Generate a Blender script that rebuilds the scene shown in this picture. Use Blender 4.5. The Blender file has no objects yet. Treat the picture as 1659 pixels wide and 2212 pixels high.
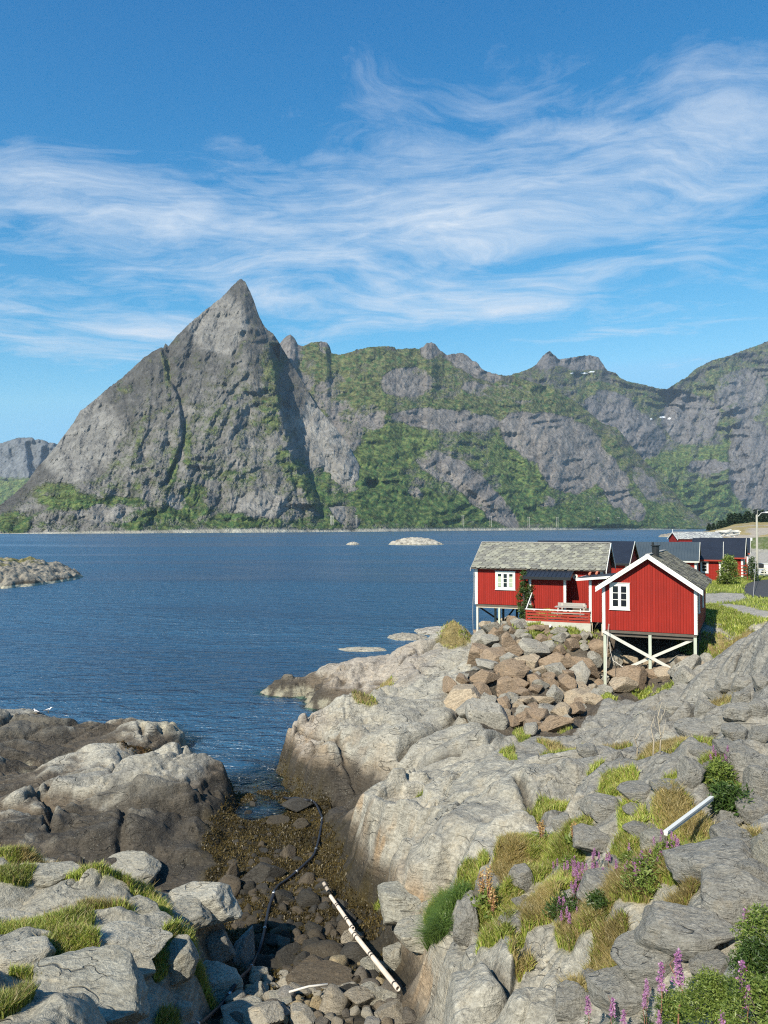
import bpy, math, random
import numpy as np
rad = math.radians
# ------------------------------------------------------------------ camera, sky, sun, exposure
F, CX, CY, HZ, CAMH = 1659., 829.5, 1106., 1138., 10.5
PIT = math.atan((HZ-CY)/F)
SC = bpy.context.scene
cd = bpy.data.cameras.new('camera'); cam = bpy.data.objects.new('camera', cd)
SC.collection.objects.link(cam); SC.camera = cam
cam.location = (0, 0, CAMH); cam.rotation_euler = (math.pi/2+PIT, 0, 0)
cd.sensor_fit = 'HORIZONTAL'; cd.sensor_width = 36; cd.lens = 36
cd.clip_start = .1; cd.clip_end = 60000
SUN_EL, SUN_AZ = rad(39), rad(31)            # sun stands behind the camera, 31 degrees to its left
sl = bpy.data.lights.new('sun', 'SUN'); sun = bpy.data.objects.new('sun', sl); SC.collection.objects.link(sun)
sl.energy = 5.0; sl.angle = rad(.5); sl.color = (1, .92, .77)
sun.rotation_euler = (math.pi/2-SUN_EL, 0, -SUN_AZ)
SC.view_settings.view_transform = 'Standard'; SC.view_settings.look = 'None'
SC.view_settings.exposure = 0.56; SC.view_settings.gamma = 1
SC.render.engine = 'CYCLES'
SC.cycles.max_bounces = 6; SC.cycles.transparent_max_bounces = 24; SC.cycles.volume_bounces = 0
SC.cycles.use_denoising = False; SC.cycles.filter_width = 1.15; SC.cycles.sample_clamp_indirect = 4; SC.cycles.sample_clamp_direct = 3

def setin(n, k, v):
    n.inputs[k].default_value = v
class NT:
    "small node-tree writer"
    def __init__(s, t): s.t = t; t.nodes.clear()
    def n(s, typ, ins=None, **kw):
        nd = s.t.nodes.new(typ)
        for k, v in kw.items(): setattr(nd, k, v)
        for k, v in (ins or {}).items():
            if isinstance(v, bpy.types.NodeSocket): s.t.links.new(v, nd.inputs[k])
            else: nd.inputs[k].default_value = v
        return nd
    def math(s, op, a, b=0., c=0., clamp=False):
        return s.n('ShaderNodeMath', {0: a, 1: b, 2: c}, operation=op, use_clamp=clamp).outputs[0]
    def vm(s, op, a, b=(0, 0, 0)):
        return s.n('ShaderNodeVectorMath', {0: a, 1: b}, operation=op).outputs[0]
    def mixc(s, f, a, b, mode='MIX'):
        nd = s.n('ShaderNodeMix', data_type='RGBA', blend_type=mode)
        for i, v in ((0, f), (6, a), (7, b)):
            if isinstance(v, bpy.types.NodeSocket): s.t.links.new(v, nd.inputs[i])
            else: nd.inputs[i].default_value = (v if i == 0 or len(v) == 4 else (*v, 1))
        return nd.outputs[2]
    def noise(s, vec, scale, det=3, rough=.5, dist=0., out=0):
        return s.n('ShaderNodeTexNoise', {'Vector': vec, 'Scale': scale, 'Detail': det, 'Roughness': rough, 'Distortion': dist}).outputs[out]
    def rng(s, v, a, b, c=0., d=1., smooth=True):
        return s.n('ShaderNodeMapRange', {0: v, 1: a, 2: b, 3: c, 4: d}, interpolation_type='SMOOTHSTEP' if smooth else 'LINEAR').outputs[0]

W = bpy.data.worlds.new('World'); SC.world = W; W.use_nodes = True
t = NT(W.node_tree)
sky = t.n('ShaderNodeTexSky', sky_type='NISHITA', sun_disc=False, sun_elevation=SUN_EL, sun_rotation=math.pi+SUN_AZ,
          altitude=0, air_density=1.0, dust_density=.25, ozone_density=2.6)
tc = t.n('ShaderNodeTexCoord').outputs['Generated']
sep = t.n('ShaderNodeSeparateXYZ', {0: tc})
zc = t.math('MAXIMUM', sep.outputs[2], .02)
px = t.math('DIVIDE', sep.outputs[0], zc); py = t.math('DIVIDE', sep.outputs[1], zc)   # where the ray meets a cloud layer
elev = sep.outputs[2]; az = t.math('DIVIDE', sep.outputs[0], t.math('MAXIMUM', sep.outputs[1], .05))
pv = t.n('ShaderNodeCombineXYZ', {0: px, 1: py, 2: 0.}).outputs[0]
w1 = t.noise(pv, .55, 3, .5, 0., 1)
w2 = t.noise(pv, 1.9, 3, .55, 0., 1)
pw = t.vm('ADD', pv, t.vm('ADD', t.n('ShaderNodeVectorMath', {0: w1, 3: 1.35}, operation='SCALE').outputs[0], t.n('ShaderNodeVectorMath', {0: w2, 3: .30}, operation='SCALE').outputs[0]))
rot = t.n('ShaderNodeMapping', {'Vector': pw, 'Rotation': (0, 0, rad(-24)), 'Scale': (.8, 1.25, 1)}).outputs[0]
n1 = t.noise(rot, 1.1, 10, .66, .7)
rot2 = t.n('ShaderNodeMapping', {'Vector': pw, 'Rotation': (0, 0, rad(16)), 'Scale': (.7, 1.7, 1), 'Location': (3, 1, 0)}).outputs[0]
n2 = t.noise(rot2, 2.4, 10, .70, .8)
big2 = t.noise(t.n('ShaderNodeMapping', {'Vector': pw, 'Location': (9, 3, 0), 'Scale': (.8, 1.1, 1)}).outputs[0], 1.5, 4, .6)
big = t.noise(t.n('ShaderNodeMapping', {'Vector': pv, 'Location': (4.2, 1.7, 0), 'Scale': (.35, .5, 1)}).outputs[0], 1.0, 3, .5)
n3 = t.noise(rot2, 7.5, 6, .7, 1.2)
cl = t.math('ADD', t.math('ADD', t.math('MULTIPLY', n1, .52), t.math('MULTIPLY', n2, .36)), t.math('MULTIPLY', n3, .12))
def gauss(e0, a0, se, sa, w, tilt=0.):
    de = t.math('DIVIDE', t.math('SUBTRACT', t.math('SUBTRACT', elev, e0), t.math('MULTIPLY', t.math('SUBTRACT', az, a0), tilt)), se)
    da = t.math('DIVIDE', t.math('SUBTRACT', az, a0), sa)
    return t.math('MULTIPLY', t.math('EXPONENT', t.math('MULTIPLY', t.math('ADD', t.math('MULTIPLY', de, de), t.math('MULTIPLY', da, da)), -1.)), w)
cover = t.math('ADD', t.math('MULTIPLY', t.math('MULTIPLY', t.rng(elev, .14, .24), t.math('SUBTRACT', 1., t.rng(elev, .38, .62))), .36), .17)
for g in ((.37, .30, .075, .30, 1.0, .05), (.30, .08, .035, .35, .75, .05), (.38, -.42, .05, .22, .75, 0.), (.22, -.40, .035, .25, .75, -.05),
          (.36, -.1, .05, .3, .55, 0.), (.27, .02, .02, .14, .6, 0.), (.29, .12, .03, .12, .5, 0.), (.44, -.1, .12, .5, .25, 0.), (.6, .5, .12, .3, .35, .3), (.25, -.42, .04, .3, .5, -.1), (.5, .42, .10, .2, .5, .3), (.30, -.3, .02, .4, .45, 0.),
          (.56, -.3, .05, .2, .25, -.3), (.22, .05, .015, .12, .35, 0.)):
    cover = t.math('ADD', cover, t.math('MULTIPLY', gauss(*g), .72))
thr = t.math('SUBTRACT', .66, t.math('MULTIPLY', t.math('MINIMUM', cover, 1.15), .25))
cf = t.math('DIVIDE', t.math('SUBTRACT', t.math('ADD', cl, t.math('ADD', t.math('MULTIPLY', t.math('SUBTRACT', big, .5), .15), t.math('MULTIPLY', t.math('SUBTRACT', big2, .53), .52))), thr), .30, clamp=True)
cf = t.math('MULTIPLY', t.math('POWER', cf, 1.15), .95)
sk = t.n('ShaderNodeSeparateColor', {0: sky.outputs[0]})
def grade(o_, tint, k, g, mx): return t.math('MINIMUM', t.math('MULTIPLY', t.math('POWER', t.math('MULTIPLY', o_, tint*.105), g), k/.105), mx/.105)
skyc = t.n('ShaderNodeCombineColor', {0: grade(sk.outputs[0], .66, 11.0, 2.5, .21), 1: grade(sk.outputs[1], .93, 1.28, 1.21, .48), 2: grade(sk.outputs[2], 1.22, .80, .84, .72)}).outputs[0]
ccol = t.mixc(cf, skyc, (4.9, 5.5, 6.2))
bg = t.n('ShaderNodeBackground', {0: ccol, 1: .105})
t.t.links.new(bg.outputs[0], t.n('ShaderNodeOutputWorld').inputs[0])

# ------------------------------------------------------------------ numpy noise
def _hash(ix, iy, seed):
    h = (ix.astype(np.int64)*374761393 + iy.astype(np.int64)*668265263 + seed*974634777) & 0xffffffff
    h = ((h ^ (h >> 13))*1274126177) & 0xffffffff
    return (h ^ (h >> 16)) & 0xffffff
def perlin(x, y, seed=0):
    ix = np.floor(x); iy = np.floor(y); fx = x-ix; fy = y-iy
    ux = fx*fx*fx*(fx*(fx*6-15)+10); uy = fy*fy*fy*(fy*(fy*6-15)+10)
    def g(a, b):
        an = _hash(ix+a, iy+b, seed)*(2*math.pi/0x1000000)
        return np.cos(an)*(fx-a)+np.sin(an)*(fy-b)
    a = g(0, 0); b = g(1, 0); c = g(0, 1); d = g(1, 1)
    return ((a+(b-a)*ux)*(1-uy)+(c+(d-c)*ux)*uy)*1.5
def fbm(x, y, o=4, seed=0, r=.5):
    s = 0; a = 1; tot = 0
    for i in range(o):
        s = s+a*perlin(x*2**i+i*17.3, y*2**i-i*9.1, seed+i); tot += a; a *= r
    return s/tot
def billow(x, y, o=3, seed=0, r=.45):
    s = 0; a = 1; tot = 0
    for i in range(o):
        s = s+a*np.abs(perlin(x*2.1**i+i*7.7, y*2.1**i+i*3.3, seed+i)); tot += a; a *= r
    return s/tot
def voro(x, y, seed=0):
    ix = np.floor(x); iy = np.floor(y); f1 = np.full(x.shape, 9.); f2 = f1.copy(); idd = np.zeros(x.shape)
    for a in (-1, 0, 1):
        for b in (-1, 0, 1):
            h = _hash(ix+a, iy+b, seed); h2 = _hash(ix+a, iy+b, seed+77)
            d = np.hypot(ix+a+.1+.8*h/0x1000000-x, iy+b+.1+.8*h2/0x1000000-y)
            m = d < f1; f2 = np.where(m, f1, np.minimum(f2, d)); idd = np.where(m, h/0x1000000, idd); f1 = np.where(m, d, f1)
    return f1, f2, idd
def sst(x, a, b):
    q = np.clip((x-a)/(b-a), 0, 1); return q*q*(3-2*q)
def lerp(a, b, q): return a+(b-a)*q
def mixcol(c, col, w): return c+(np.array(col)-c)*w[..., None]

# ------------------------------------------------------------------ pixel <-> world (photo width taken as 1659)
def ray(u, v):
    X = (np.asarray(u, float)-CX)/F; Z = (CY-np.asarray(v, float))/F
    return X, math.cos(PIT)-Z*math.sin(PIT), math.sin(PIT)+Z*math.cos(PIT)
def atd(u, v, d):
    X, Y, Z = ray(u, v); k = d/Y; return X*k, d+0*X, CAMH+Z*k
def atz(u, v, z):
    X, Y, Z = ray(u, v); k = (z-CAMH)/Z; return X*k, Y*k
def zpt(u, v, z):
    x, y = atz(u, v, z); return float(x), float(y), z

# ------------------------------------------------------------------ mesh and tagging helpers
COL = SC.collection
def tag(o, label=None, cat=None, group=None, kind=None):
    for k, v in (('label', label), ('category', cat), ('group', group), ('kind', kind)):
        if v: o[k] = v
    return o
def link(name, me, mat=None, parent=None, loc=None):
    o = bpy.data.objects.new(name, me); COL.objects.link(o)
    if me is not None and mat is not None and len(me.materials) == 0: me.materials.append(mat)
    if parent: o.parent = parent
    if loc is not None: o.location = loc
    return o
def empty(name, loc, rz=0., **kw):
    o = bpy.data.objects.new(name, None); COL.objects.link(o); o.location = loc; o.rotation_euler = (0, 0, rz)
    o.empty_display_size = .3
    return tag(o, **kw)
def npmesh(name, V, Fc, smooth=True):
    V = np.asarray(V, np.float32); Fc = np.asarray(Fc, np.int32); k = Fc.shape[1]
    me = bpy.data.meshes.new(name); me.vertices.add(len(V)); me.vertices.foreach_set('co', V.ravel())
    me.loops.add(Fc.size); me.loops.foreach_set('vertex_index', Fc.ravel())
    me.polygons.add(len(Fc)); me.polygons.foreach_set('loop_start', np.arange(0, Fc.size, k, dtype=np.int32))
    me.polygons.foreach_set('use_smooth', np.full(len(Fc), smooth))
    me.update(calc_edges=True); return me
def colattr(me, name, C):
    a = me.color_attributes.new(name, 'FLOAT_COLOR', 'POINT')
    C4 = np.ones((len(C), 4), np.float32); C4[:, :3] = C[:, :3]; a.data.foreach_set('color', C4.ravel())
def fattr(me, name, A):
    a = me.attributes.new(name, 'FLOAT', 'POINT'); a.data.foreach_set('value', np.asarray(A, np.float32).ravel())
def gridfaces(nr, nc, keep=None):
    i = np.arange(nr-1)[:, None]*nc+np.arange(nc-1)[None]
    q = np.stack([i, i+1, i+nc+1, i+nc], -1).reshape(-1, 4)
    if keep is not None: q = q[keep.reshape(-1)]
    return q
class MB:
    def __init__(s): s.v = []; s.f = []
    def add(s, V, Fs):
        b = len(s.v); s.v += [tuple(map(float, p)) for p in V]; s.f += [tuple(i+b for i in q) for q in Fs]
        return s
    def box(s, x0, x1, y0, y1, z0, z1):
        return s.add([(x0,y0,z0),(x1,y0,z0),(x1,y1,z0),(x0,y1,z0),(x0,y0,z1),(x1,y0,z1),(x1,y1,z1),(x0,y1,z1)],
              [(0,3,2,1),(4,5,6,7),(0,1,5,4),(1,2,6,5),(2,3,7,6),(3,0,4,7)])
    def prism(s, poly, ax, a, b):
        "extrude a polygon (list of 2-tuples) along axis ax (0 x,1 y,2 z) from a to b"
        def P(q, h):
            return (h, q[0], q[1]) if ax == 0 else (q[0], h, q[1]) if ax == 1 else (q[0], q[1], h)
        n = len(poly)
        return s.add([P(q, a) for q in poly]+[P(q, b) for q in poly],
              [tuple(range(n))[::-1], tuple(range(n, 2*n))]+[(i, (i+1) % n, n+(i+1) % n, n+i) for i in range(n)])
    def bar(s, p, q, w, h=None, up=(0, 0, 1)):
        p = np.array(p, float); q = np.array(q, float); h = h or w
        d = q-p; d /= np.linalg.norm(d); a = np.cross(d, up)
        if np.linalg.norm(a) < 1e-3: a = np.cross(d, (1, 0, 0))
        a /= np.linalg.norm(a); b = np.cross(a, d)
        V = [e+a*sx*w/2+b*sy*h/2 for e in (p, q) for sx, sy in ((-1,-1),(1,-1),(1,1),(-1,1))]
        return s.add(V, [(0,1,2,3)[::-1],(4,5,6,7),(0,1,5,4),(1,2,6,5),(2,3,7,6),(3,0,4,7)])
    def tube(s, pts, r, n=8, caps=True):
        P = [np.array(p, float) for p in pts]; rs = r if hasattr(r, '__len__') else [r]*len(P)
        b = len(s.v); ref = np.array((.13, .2, 1.))
        for i, p in enumerate(P):
            d = P[min(i+1, len(P)-1)]-P[max(i-1, 0)]; d /= np.linalg.norm(d)+1e-9
            a = np.cross(d, ref); 
            if np.linalg.norm(a) < .1: a = np.cross(d, (1, .1, 0))
            a /= np.linalg.norm(a); c = np.cross(d, a)
            for k in range(n):
                an = 2*math.pi*k/n; s.v.append(tuple(p+rs[i]*(a*math.cos(an)+c*math.sin(an))))
        for i in range(len(P)-1):
            for k in range(n):
                s.f.append((b+i*n+k, b+i*n+(k+1) % n, b+(i+1)*n+(k+1) % n, b+(i+1)*n+k))
        if caps:
            s.f.append(tuple(b+k for k in range(n))[::-1]); s.f.append(tuple(b+(len(P)-1)*n+k for k in range(n)))
        return s
    def build(s, name, mat, parent=None, smooth=False, loc=None, bevel=0):
        me = bpy.data.meshes.new(name); me.from_pydata(s.v, [], s.f)
        if smooth: me.polygons.foreach_set('use_smooth', [True]*len(me.polygons))
        me.update(); o = link(name, me, mat, parent, loc)
        if bevel:
            m = o.modifiers.new('bevel', 'BEVEL'); m.width = bevel; m.segments = 1; m.limit_method = 'ANGLE'
        return o

# ------------------------------------------------------------------ materials
def newmat(name):
    m = bpy.data.materials.new(name); m.use_nodes = True; return m, NT(m.node_tree)
def finish(t, col, rough=.8, bump=None, dist=.02, spec=.3, strength=.6, **kw):
    ins = {'Base Color': col, 'Roughness': rough, 'Specular IOR Level': spec}
    ins.update(kw)
    if bump is not None:
        ins['Normal'] = t.n('ShaderNodeBump', {'Height': bump, 'Distance': dist, 'Strength': strength}).outputs[0]
    b = t.n('ShaderNodeBsdfPrincipled', ins)
    t.t.links.new(b.outputs[0], t.n('ShaderNodeOutputMaterial').inputs[0])
M = {}
def simple(name, col, rough=.6, var=.25, scale=3., spec=.3, metal=0., stretch=(1, 1, 1), rand=0., bump=.0):
    m, t = newmat(name)
    v = t.n('ShaderNodeMapping', {'Vector': t.n('ShaderNodeTexCoord').outputs['Object'], 'Scale': stretch}).outputs[0]
    n = t.noise(v, scale, 5, .65); n2 = t.noise(v, scale*7, 3, .6)
    k = t.rng(t.math('ADD', t.math('MULTIPLY', n, .7), t.math('MULTIPLY', n2, .3)), .25, .75, 1-var, 1+var, False)
    c = t.mixc(1., (*col, 1), t.n('ShaderNodeCombineColor', {0: k, 1: k, 2: k}).outputs[0], 'MULTIPLY')
    if rand:
        r = t.n('ShaderNodeNewGeometry').outputs['Random Per Island']
        rr = t.rng(r, 0, 1, 1-rand, 1+rand, False)
        c = t.mixc(1., c, t.n('ShaderNodeCombineColor', {0: rr, 1: rr, 2: t.math('POWER', rr, .8)}).outputs[0], 'MULTIPLY')
    finish(t, c, rough, n2 if bump else None, bump or .01, spec, Metallic=metal)
    M[name] = m; return m

def rockmat(name, attr=True, cols=None, amp=1., coords='Object', obj_rand=False):
    m, t = newmat(name)
    tcn = t.n('ShaderNodeTexCoord'); v = tcn.outputs[coords]
    if obj_rand:
        oi = t.n('ShaderNodeObjectInfo')
        v = t.vm('ADD', v, t.n('ShaderNodeCombineXYZ', {0: t.math('MULTIPLY', oi.outputs['Random'], 91.), 1: t.math('MULTIPLY', oi.outputs['Random'], 37.), 2: 0.}).outputs[0])
    wv = t.vm('ADD', v, t.n('ShaderNodeVectorMath', {0: t.noise(v, 1.3, 2, .5, 0, 1), 3: .22}, operation='SCALE').outputs[0])
    nA = t.noise(v, .9, 5, .6); nB = t.noise(v, 7., 6, .7, .4); nC = t.noise(v, 34., 4, .7); nD = t.noise(v, 14., 6, .8, .3)
    st = t.n('ShaderNodeMapping', {'Vector': wv, 'Rotation': (rad(25), rad(50), rad(35)), 'Scale': (1, 1, 7)}).outputs[0]
    nS = t.noise(st, 1.6, 6, .65, .3)
    def lines(rot_, sc_, scale, wd, mlo, mhi, mscale):
        q = t.n('ShaderNodeMapping', {'Vector': wv, 'Rotation': rot_, 'Scale': sc_}).outputs[0]
        l = t.math('ABSOLUTE', t.math('SUBTRACT', t.noise(q, scale, 2.2, .5, .0), .5))
        return t.math('MULTIPLY', t.math('SUBTRACT', 1., t.rng(l, wd*.15, wd)), t.rng(t.noise(v, mscale, 2), mlo, mhi))
    cr = lines((.5, .9, .6), (1, .8, 4.5), .55, .007, .50, .60, .9)
    cr2 = lines((1.2, .2, 1.9), (1, .6, 4.), 1.5, .008, .53, .62, 1.6)
    crk = t.math('MAXIMUM', cr, t.math('MULTIPLY', cr2, .8))
    if attr: base = t.n('ShaderNodeAttribute', attribute_name='base').outputs['Color']
    else:
        r = oi.outputs['Random'] if obj_rand else nA
        ramp = t.n('ShaderNodeValToRGB', {0: r}); e = ramp.color_ramp.elements
        while len(e) < len(cols): e.new(.5)
        for i, c in enumerate(cols): e[i].position = i/len(cols) if obj_rand else i/(len(cols)-1); e[i].color = (*c, 1)
        ramp.color_ramp.interpolation = 'CONSTANT' if obj_rand else 'LINEAR'
        base = oi.outputs['Color'] if obj_rand else ramp.outputs[0]
    k = t.math('ADD', t.math('ADD', t.math('MULTIPLY', nB, .9), t.math('MULTIPLY', nS, .8)), t.math('MULTIPLY', nC, .7))
    k = t.math('MULTIPLY', t.rng(k, .80, 1.60, .50, 1.5, False), t.rng(nD, .32, .68, .72, 1.3, False))
    c = t.mixc(1., base, t.n('ShaderNodeCombineColor', {0: k, 1: k, 2: k}).outputs[0], 'MULTIPLY')
    c = t.mixc(t.rng(t.noise(v, 2.2, 5, .7), .5, .68, 0, .35), c, t.mixc(1., c, (1.18, 1.04, .84), 'MULTIPLY'))
    lich = t.math('MULTIPLY', t.rng(t.noise(v, 19., 3, .6), .62, .72), t.rng(nA, .35, .6))
    c = t.mixc(t.math('MULTIPLY', lich, .45), c, (.42, .42, .36))
    c = t.mixc(t.math('MULTIPLY', crk, .6), c, (.03, .027, .02))
    h = t.math('ADD', t.math('ADD', t.math('MULTIPLY', nS, .65), t.math('MULTIPLY', nB, .7)), t.math('ADD', t.math('MULTIPLY', nC, .16), t.math('MULTIPLY', crk, -.45)))
    finish(t, c, .88, h, .16*amp, .25, .85)
    M[name] = m; return m
rockmat('terrain_rock')
rockmat('riprap_rock', False, [(.30, .21, .14), (.36, .33, .28), (.27, .18, .12), (.40, .30, .21), (.22, .21, .18), (.32, .23, .16), (.26, .25, .21)], .6, 'Object', True)
rockmat('grey_rock', False, [(.27, .262, .235), (.31, .30, .265), (.24, .237, .222), (.29, .275, .24)], .7, 'Object', True)
rockmat('pale_rock', False, [(.37, .35, .30), (.34, .325, .28), (.40, .38, .32)], .7, 'Object', True)
rockmat('wet_rock', False, [(.065, .06, .05), (.10, .088, .07), (.05, .046, .04), (.13, .105, .075)], .5, 'Object', True)
rockmat('cobble_rock', False, [(.26, .23, .18), (.16, .14, .115), (.31, .28, .23), (.20, .165, .12), (.10, .09, .075), (.34, .27, .18)], .5, 'Object', True)

def vegmat(name, cols, rough=.65, trans=.35):
    m, t = newmat(name)
    r = t.n('ShaderNodeNewGeometry').outputs['Random Per Island']
    ramp = t.n('ShaderNodeValToRGB', {0: r}); e = ramp.color_ramp.elements
    while len(e) < len(cols): e.new(.5)
    for i, c in enumerate(cols): e[i].position = i/(len(cols)-1); e[i].color = (*c, 1)
    big = t.noise(t.n('ShaderNodeTexCoord').outputs['Object'], .8, 3)
    k = t.rng(big, .3, .7, .7, 1.3)
    c = t.mixc(1., ramp.outputs[0], t.n('ShaderNodeCombineColor', {0: k, 1: k, 2: k}).outputs[0], 'MULTIPLY')
    a = t.n('ShaderNodeBsdfDiffuse', {0: c}); b = t.n('ShaderNodeBsdfTranslucent', {0: c})
    g = t.n('ShaderNodeBsdfGlossy', {0: (1, 1, 1, 1), 1: .5})
    x = t.n('ShaderNodeMixShader', {0: trans, 1: a.outputs[0], 2: b.outputs[0]})
    y = t.n('ShaderNodeMixShader', {0: .03, 1: x.outputs[0], 2: g.outputs[0]})
    t.t.links.new(y.outputs[0], t.n('ShaderNodeOutputMaterial').inputs[0]); M[name] = m
vegmat('green_grass', [(.12, .17, .02), (.24, .31, .045), (.35, .40, .075), (.44, .43, .13)])
vegmat('deep_grass', [(.06, .11, .02), (.10, .17, .03), (.15, .21, .05)])
vegmat('dry_grass', [(.30, .23, .08), (.40, .31, .13), (.22, .2, .06), (.46, .36, .18)])
vegmat('leaf_dark', [(.035, .07, .015), (.06, .11, .02), (.09, .15, .03)])
vegmat('leaf_bright', [(.10, .15, .025), (.17, .24, .04), (.26, .31, .07)])
vegmat('fireweed_petals', [(.40, .16, .36), (.5, .24, .46), (.36, .14, .30), (.56, .36, .52)])
vegmat('conifer_needles', [(.015, .035, .012), (.025, .05, .018), (.035, .06, .02)])
vegmat('seaweed_fronds', [(.04, .03, .01), (.07, .05, .013), (.10, .072, .02), (.025, .018, .008)], .4, .15)
vegmat('dock_seed', [(.5, .3, .1), (.55, .4, .16), (.4, .2, .08)])
simple('red_stem', (.28, .12, .09), .7)
simple('white_paint', (.66, .66, .62), .5, .10, 2.)
simple('old_white_paint', (.52, .52, .47), .6, .2, 2., stretch=(2, 2, .5))
simple('green_grey_post', (.42, .46, .38), .75, .25, 2., stretch=(3, 3, .5))
simple('raw_wood', (.42, .36, .27), .75, .25, 2., stretch=(3, 3, .6))
simple('grey_wood', (.34, .32, .29), .8, .25, 2., stretch=(.6, 4, 4))
simple('dark_wood', (.10, .085, .07), .8, .3)
simple('bleached_wood', (.55, .52, .47), .8, .2)
simple('glass', (.012, .015, .02), .06, .1, 1., .5)
simple('curtain', (.38, .45, .33), .8, .12, 6.)
simple('concrete', (.42, .41, .36), .9, .22, 1.5, bump=.02)
simple('black_roof', (.018, .022, .032), .45, .25, 1., .4)
simple('black_metal', (.02, .022, .024), .4, .2, 3.)
simple('hose_rubber', (.02, .022, .028), .45, .2, 2.)
simple('steel', (.45, .45, .44), .35, .15, 5., metal=.8)
simple('pipe_plastic', (.50, .44, .38), .5, .25, 3.)
simple('pipe_band', (.05, .045, .04), .6)
simple('slate', (.215, .212, .178), .85, .2, 1.1, rand=.34, bump=.015)
simple('slate_dark', (.16, .148, .112), .85, .2, 1.1, rand=.5, bump=.015)
simple('slate_far', (.33, .34, .34), .8, .3, 1.1, rand=.4)
simple('red_trim', (.30, .035, .02), .6, .15)
simple('asphalt', (.055, .056, .06), .9, .15, 4., bump=.01)
simple('timber_pole', (.40, .38, .33), .8, .2, 2., stretch=(2, 2, .3))
simple('gull_white', (.8, .8, .8), .6, .05)
simple('gull_grey', (.12, .12, .13), .6, .1)
simple('gull_beak', (.6, .35, .03), .5, .05)
simple('container_grey', (.6, .61, .6), .6, .1)
simple('car_red', (.25, .02, .02), .25, .05, 1., .6)
simple('car_dark', (.02, .02, .025), .25, .05, 1., .6)
simple('car_silver', (.4, .42, .44), .3, .05, 1., .6)
simple('tyre', (.02, .02, .02), .9)
simple('lamp_grey', (.5, .5, .5), .4)
simple('terracotta', (.45, .16, .10), .8)

def cladding(name, col):
    m, t = newmat(name)
    o = t.n('ShaderNodeTexCoord').outputs['Object']; s = t.n('ShaderNodeSeparateXYZ', {0: o})
    a = t.math('ADD', s.outputs[0], s.outputs[1])
    ph = t.math('DIVIDE', a, .135); fr = t.math('FRACT', ph); cell = t.math('FLOOR', ph)
    gap = t.math('MINIMUM', fr, t.math('SUBTRACT', 1., fr))
    groove = t.math('SUBTRACT', 1., t.rng(gap, .0, .10))
    rn = t.n('ShaderNodeTexWhiteNoise', {'W': cell}, noise_dimensions='1D').outputs[0]
    st = t.noise(t.n('ShaderNodeMapping', {'Vector': o, 'Scale': (7, 7, .5)}).outputs[0], 2.2, 5, .6)
    pt = t.noise(o, .7, 4, .6)
    k = t.math('ADD', t.math('MULTIPLY', rn, .16), t.math('ADD', t.math('MULTIPLY', st, .45), t.math('MULTIPLY', pt, .35)))
    k = t.rng(k, .25, .75, .70, 1.30, False)
    c = t.mixc(1., (*col, 1), t.n('ShaderNodeCombineColor', {0: k, 1: k, 2: k}).outputs[0], 'MULTIPLY')
    fl = t.math('MULTIPLY', t.rng(t.noise(t.n('ShaderNodeMapping', {'Vector': o, 'Scale': (5, 5, .6)}).outputs[0], 5., 4, .7), .70, .78), .35)
    c = t.mixc(fl, c, (.5, .25, .2)); c = t.mixc(t.math('MULTIPLY', groove, .34), c, (.10, .012, .01))
    finish(t, c, .7, t.math('ADD', t.math('MULTIPLY', groove, -1.), t.math('MULTIPLY', st, .1)), .02, .25, .7)
    M[name] = m
cladding('red_cladding', (.26, .016, .009))

m, t = newmat('ribbed_roof')
o = t.n('ShaderNodeTexCoord').outputs['Object']; s = t.n('ShaderNodeSeparateXYZ', {0: o})
wv = t.math('SINE', t.math('MULTIPLY', s.outputs[0], 2*math.pi/.25))
n = t.noise(o, .8, 4)
finish(t, t.mixc(n, (.045, .06, .07), (.075, .092, .10)), .42, wv, .03, .5, 1.); M['ribbed_roof'] = m

# ------------------------------------------------------------------ foreground terrain
LEFT = [(100,1540,1.3),(0,1540,1.4),(200,1560,1.1),(300,1572,1.15),(360,1576,1.0),(392,1586,.55),(405,1596,-.3),(0,1650,.9),(150,1645,.35),(60,1610,1.0),
 (250,1620,.5),(330,1640,.9),(400,1618,1.8),(478,1650,1.5),(300,1680,1.6),(150,1690,1.3),(480,1700,1.0),(0,1700,1.0),(250,1750,1.2),
 (400,1740,1.0),(470,1790,.8),(490,1830,.5),(100,1780,1.1),(0,1800,1.3),(250,1850,.6),(400,1870,.4),
 (60,1850,2.8),(200,1872,2.9),(330,1905,2.5),(440,1935,2.1),(500,2010,1.8),(505,2060,1.6),(400,2000,2.4),(250,1980,3.0),(100,1960,3.2),
 (0,1900,3.2),(0,2050,3.7),(150,2060,3.5),(300,2060,3.2),(420,2040,2.4),(250,2130,3.5),(100,2150,4.0),(400,2150,2.3),(330,2190,3.2),
 (480,2150,1.9),(440,2200,2.1),(20,2200,4.5)]
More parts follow.
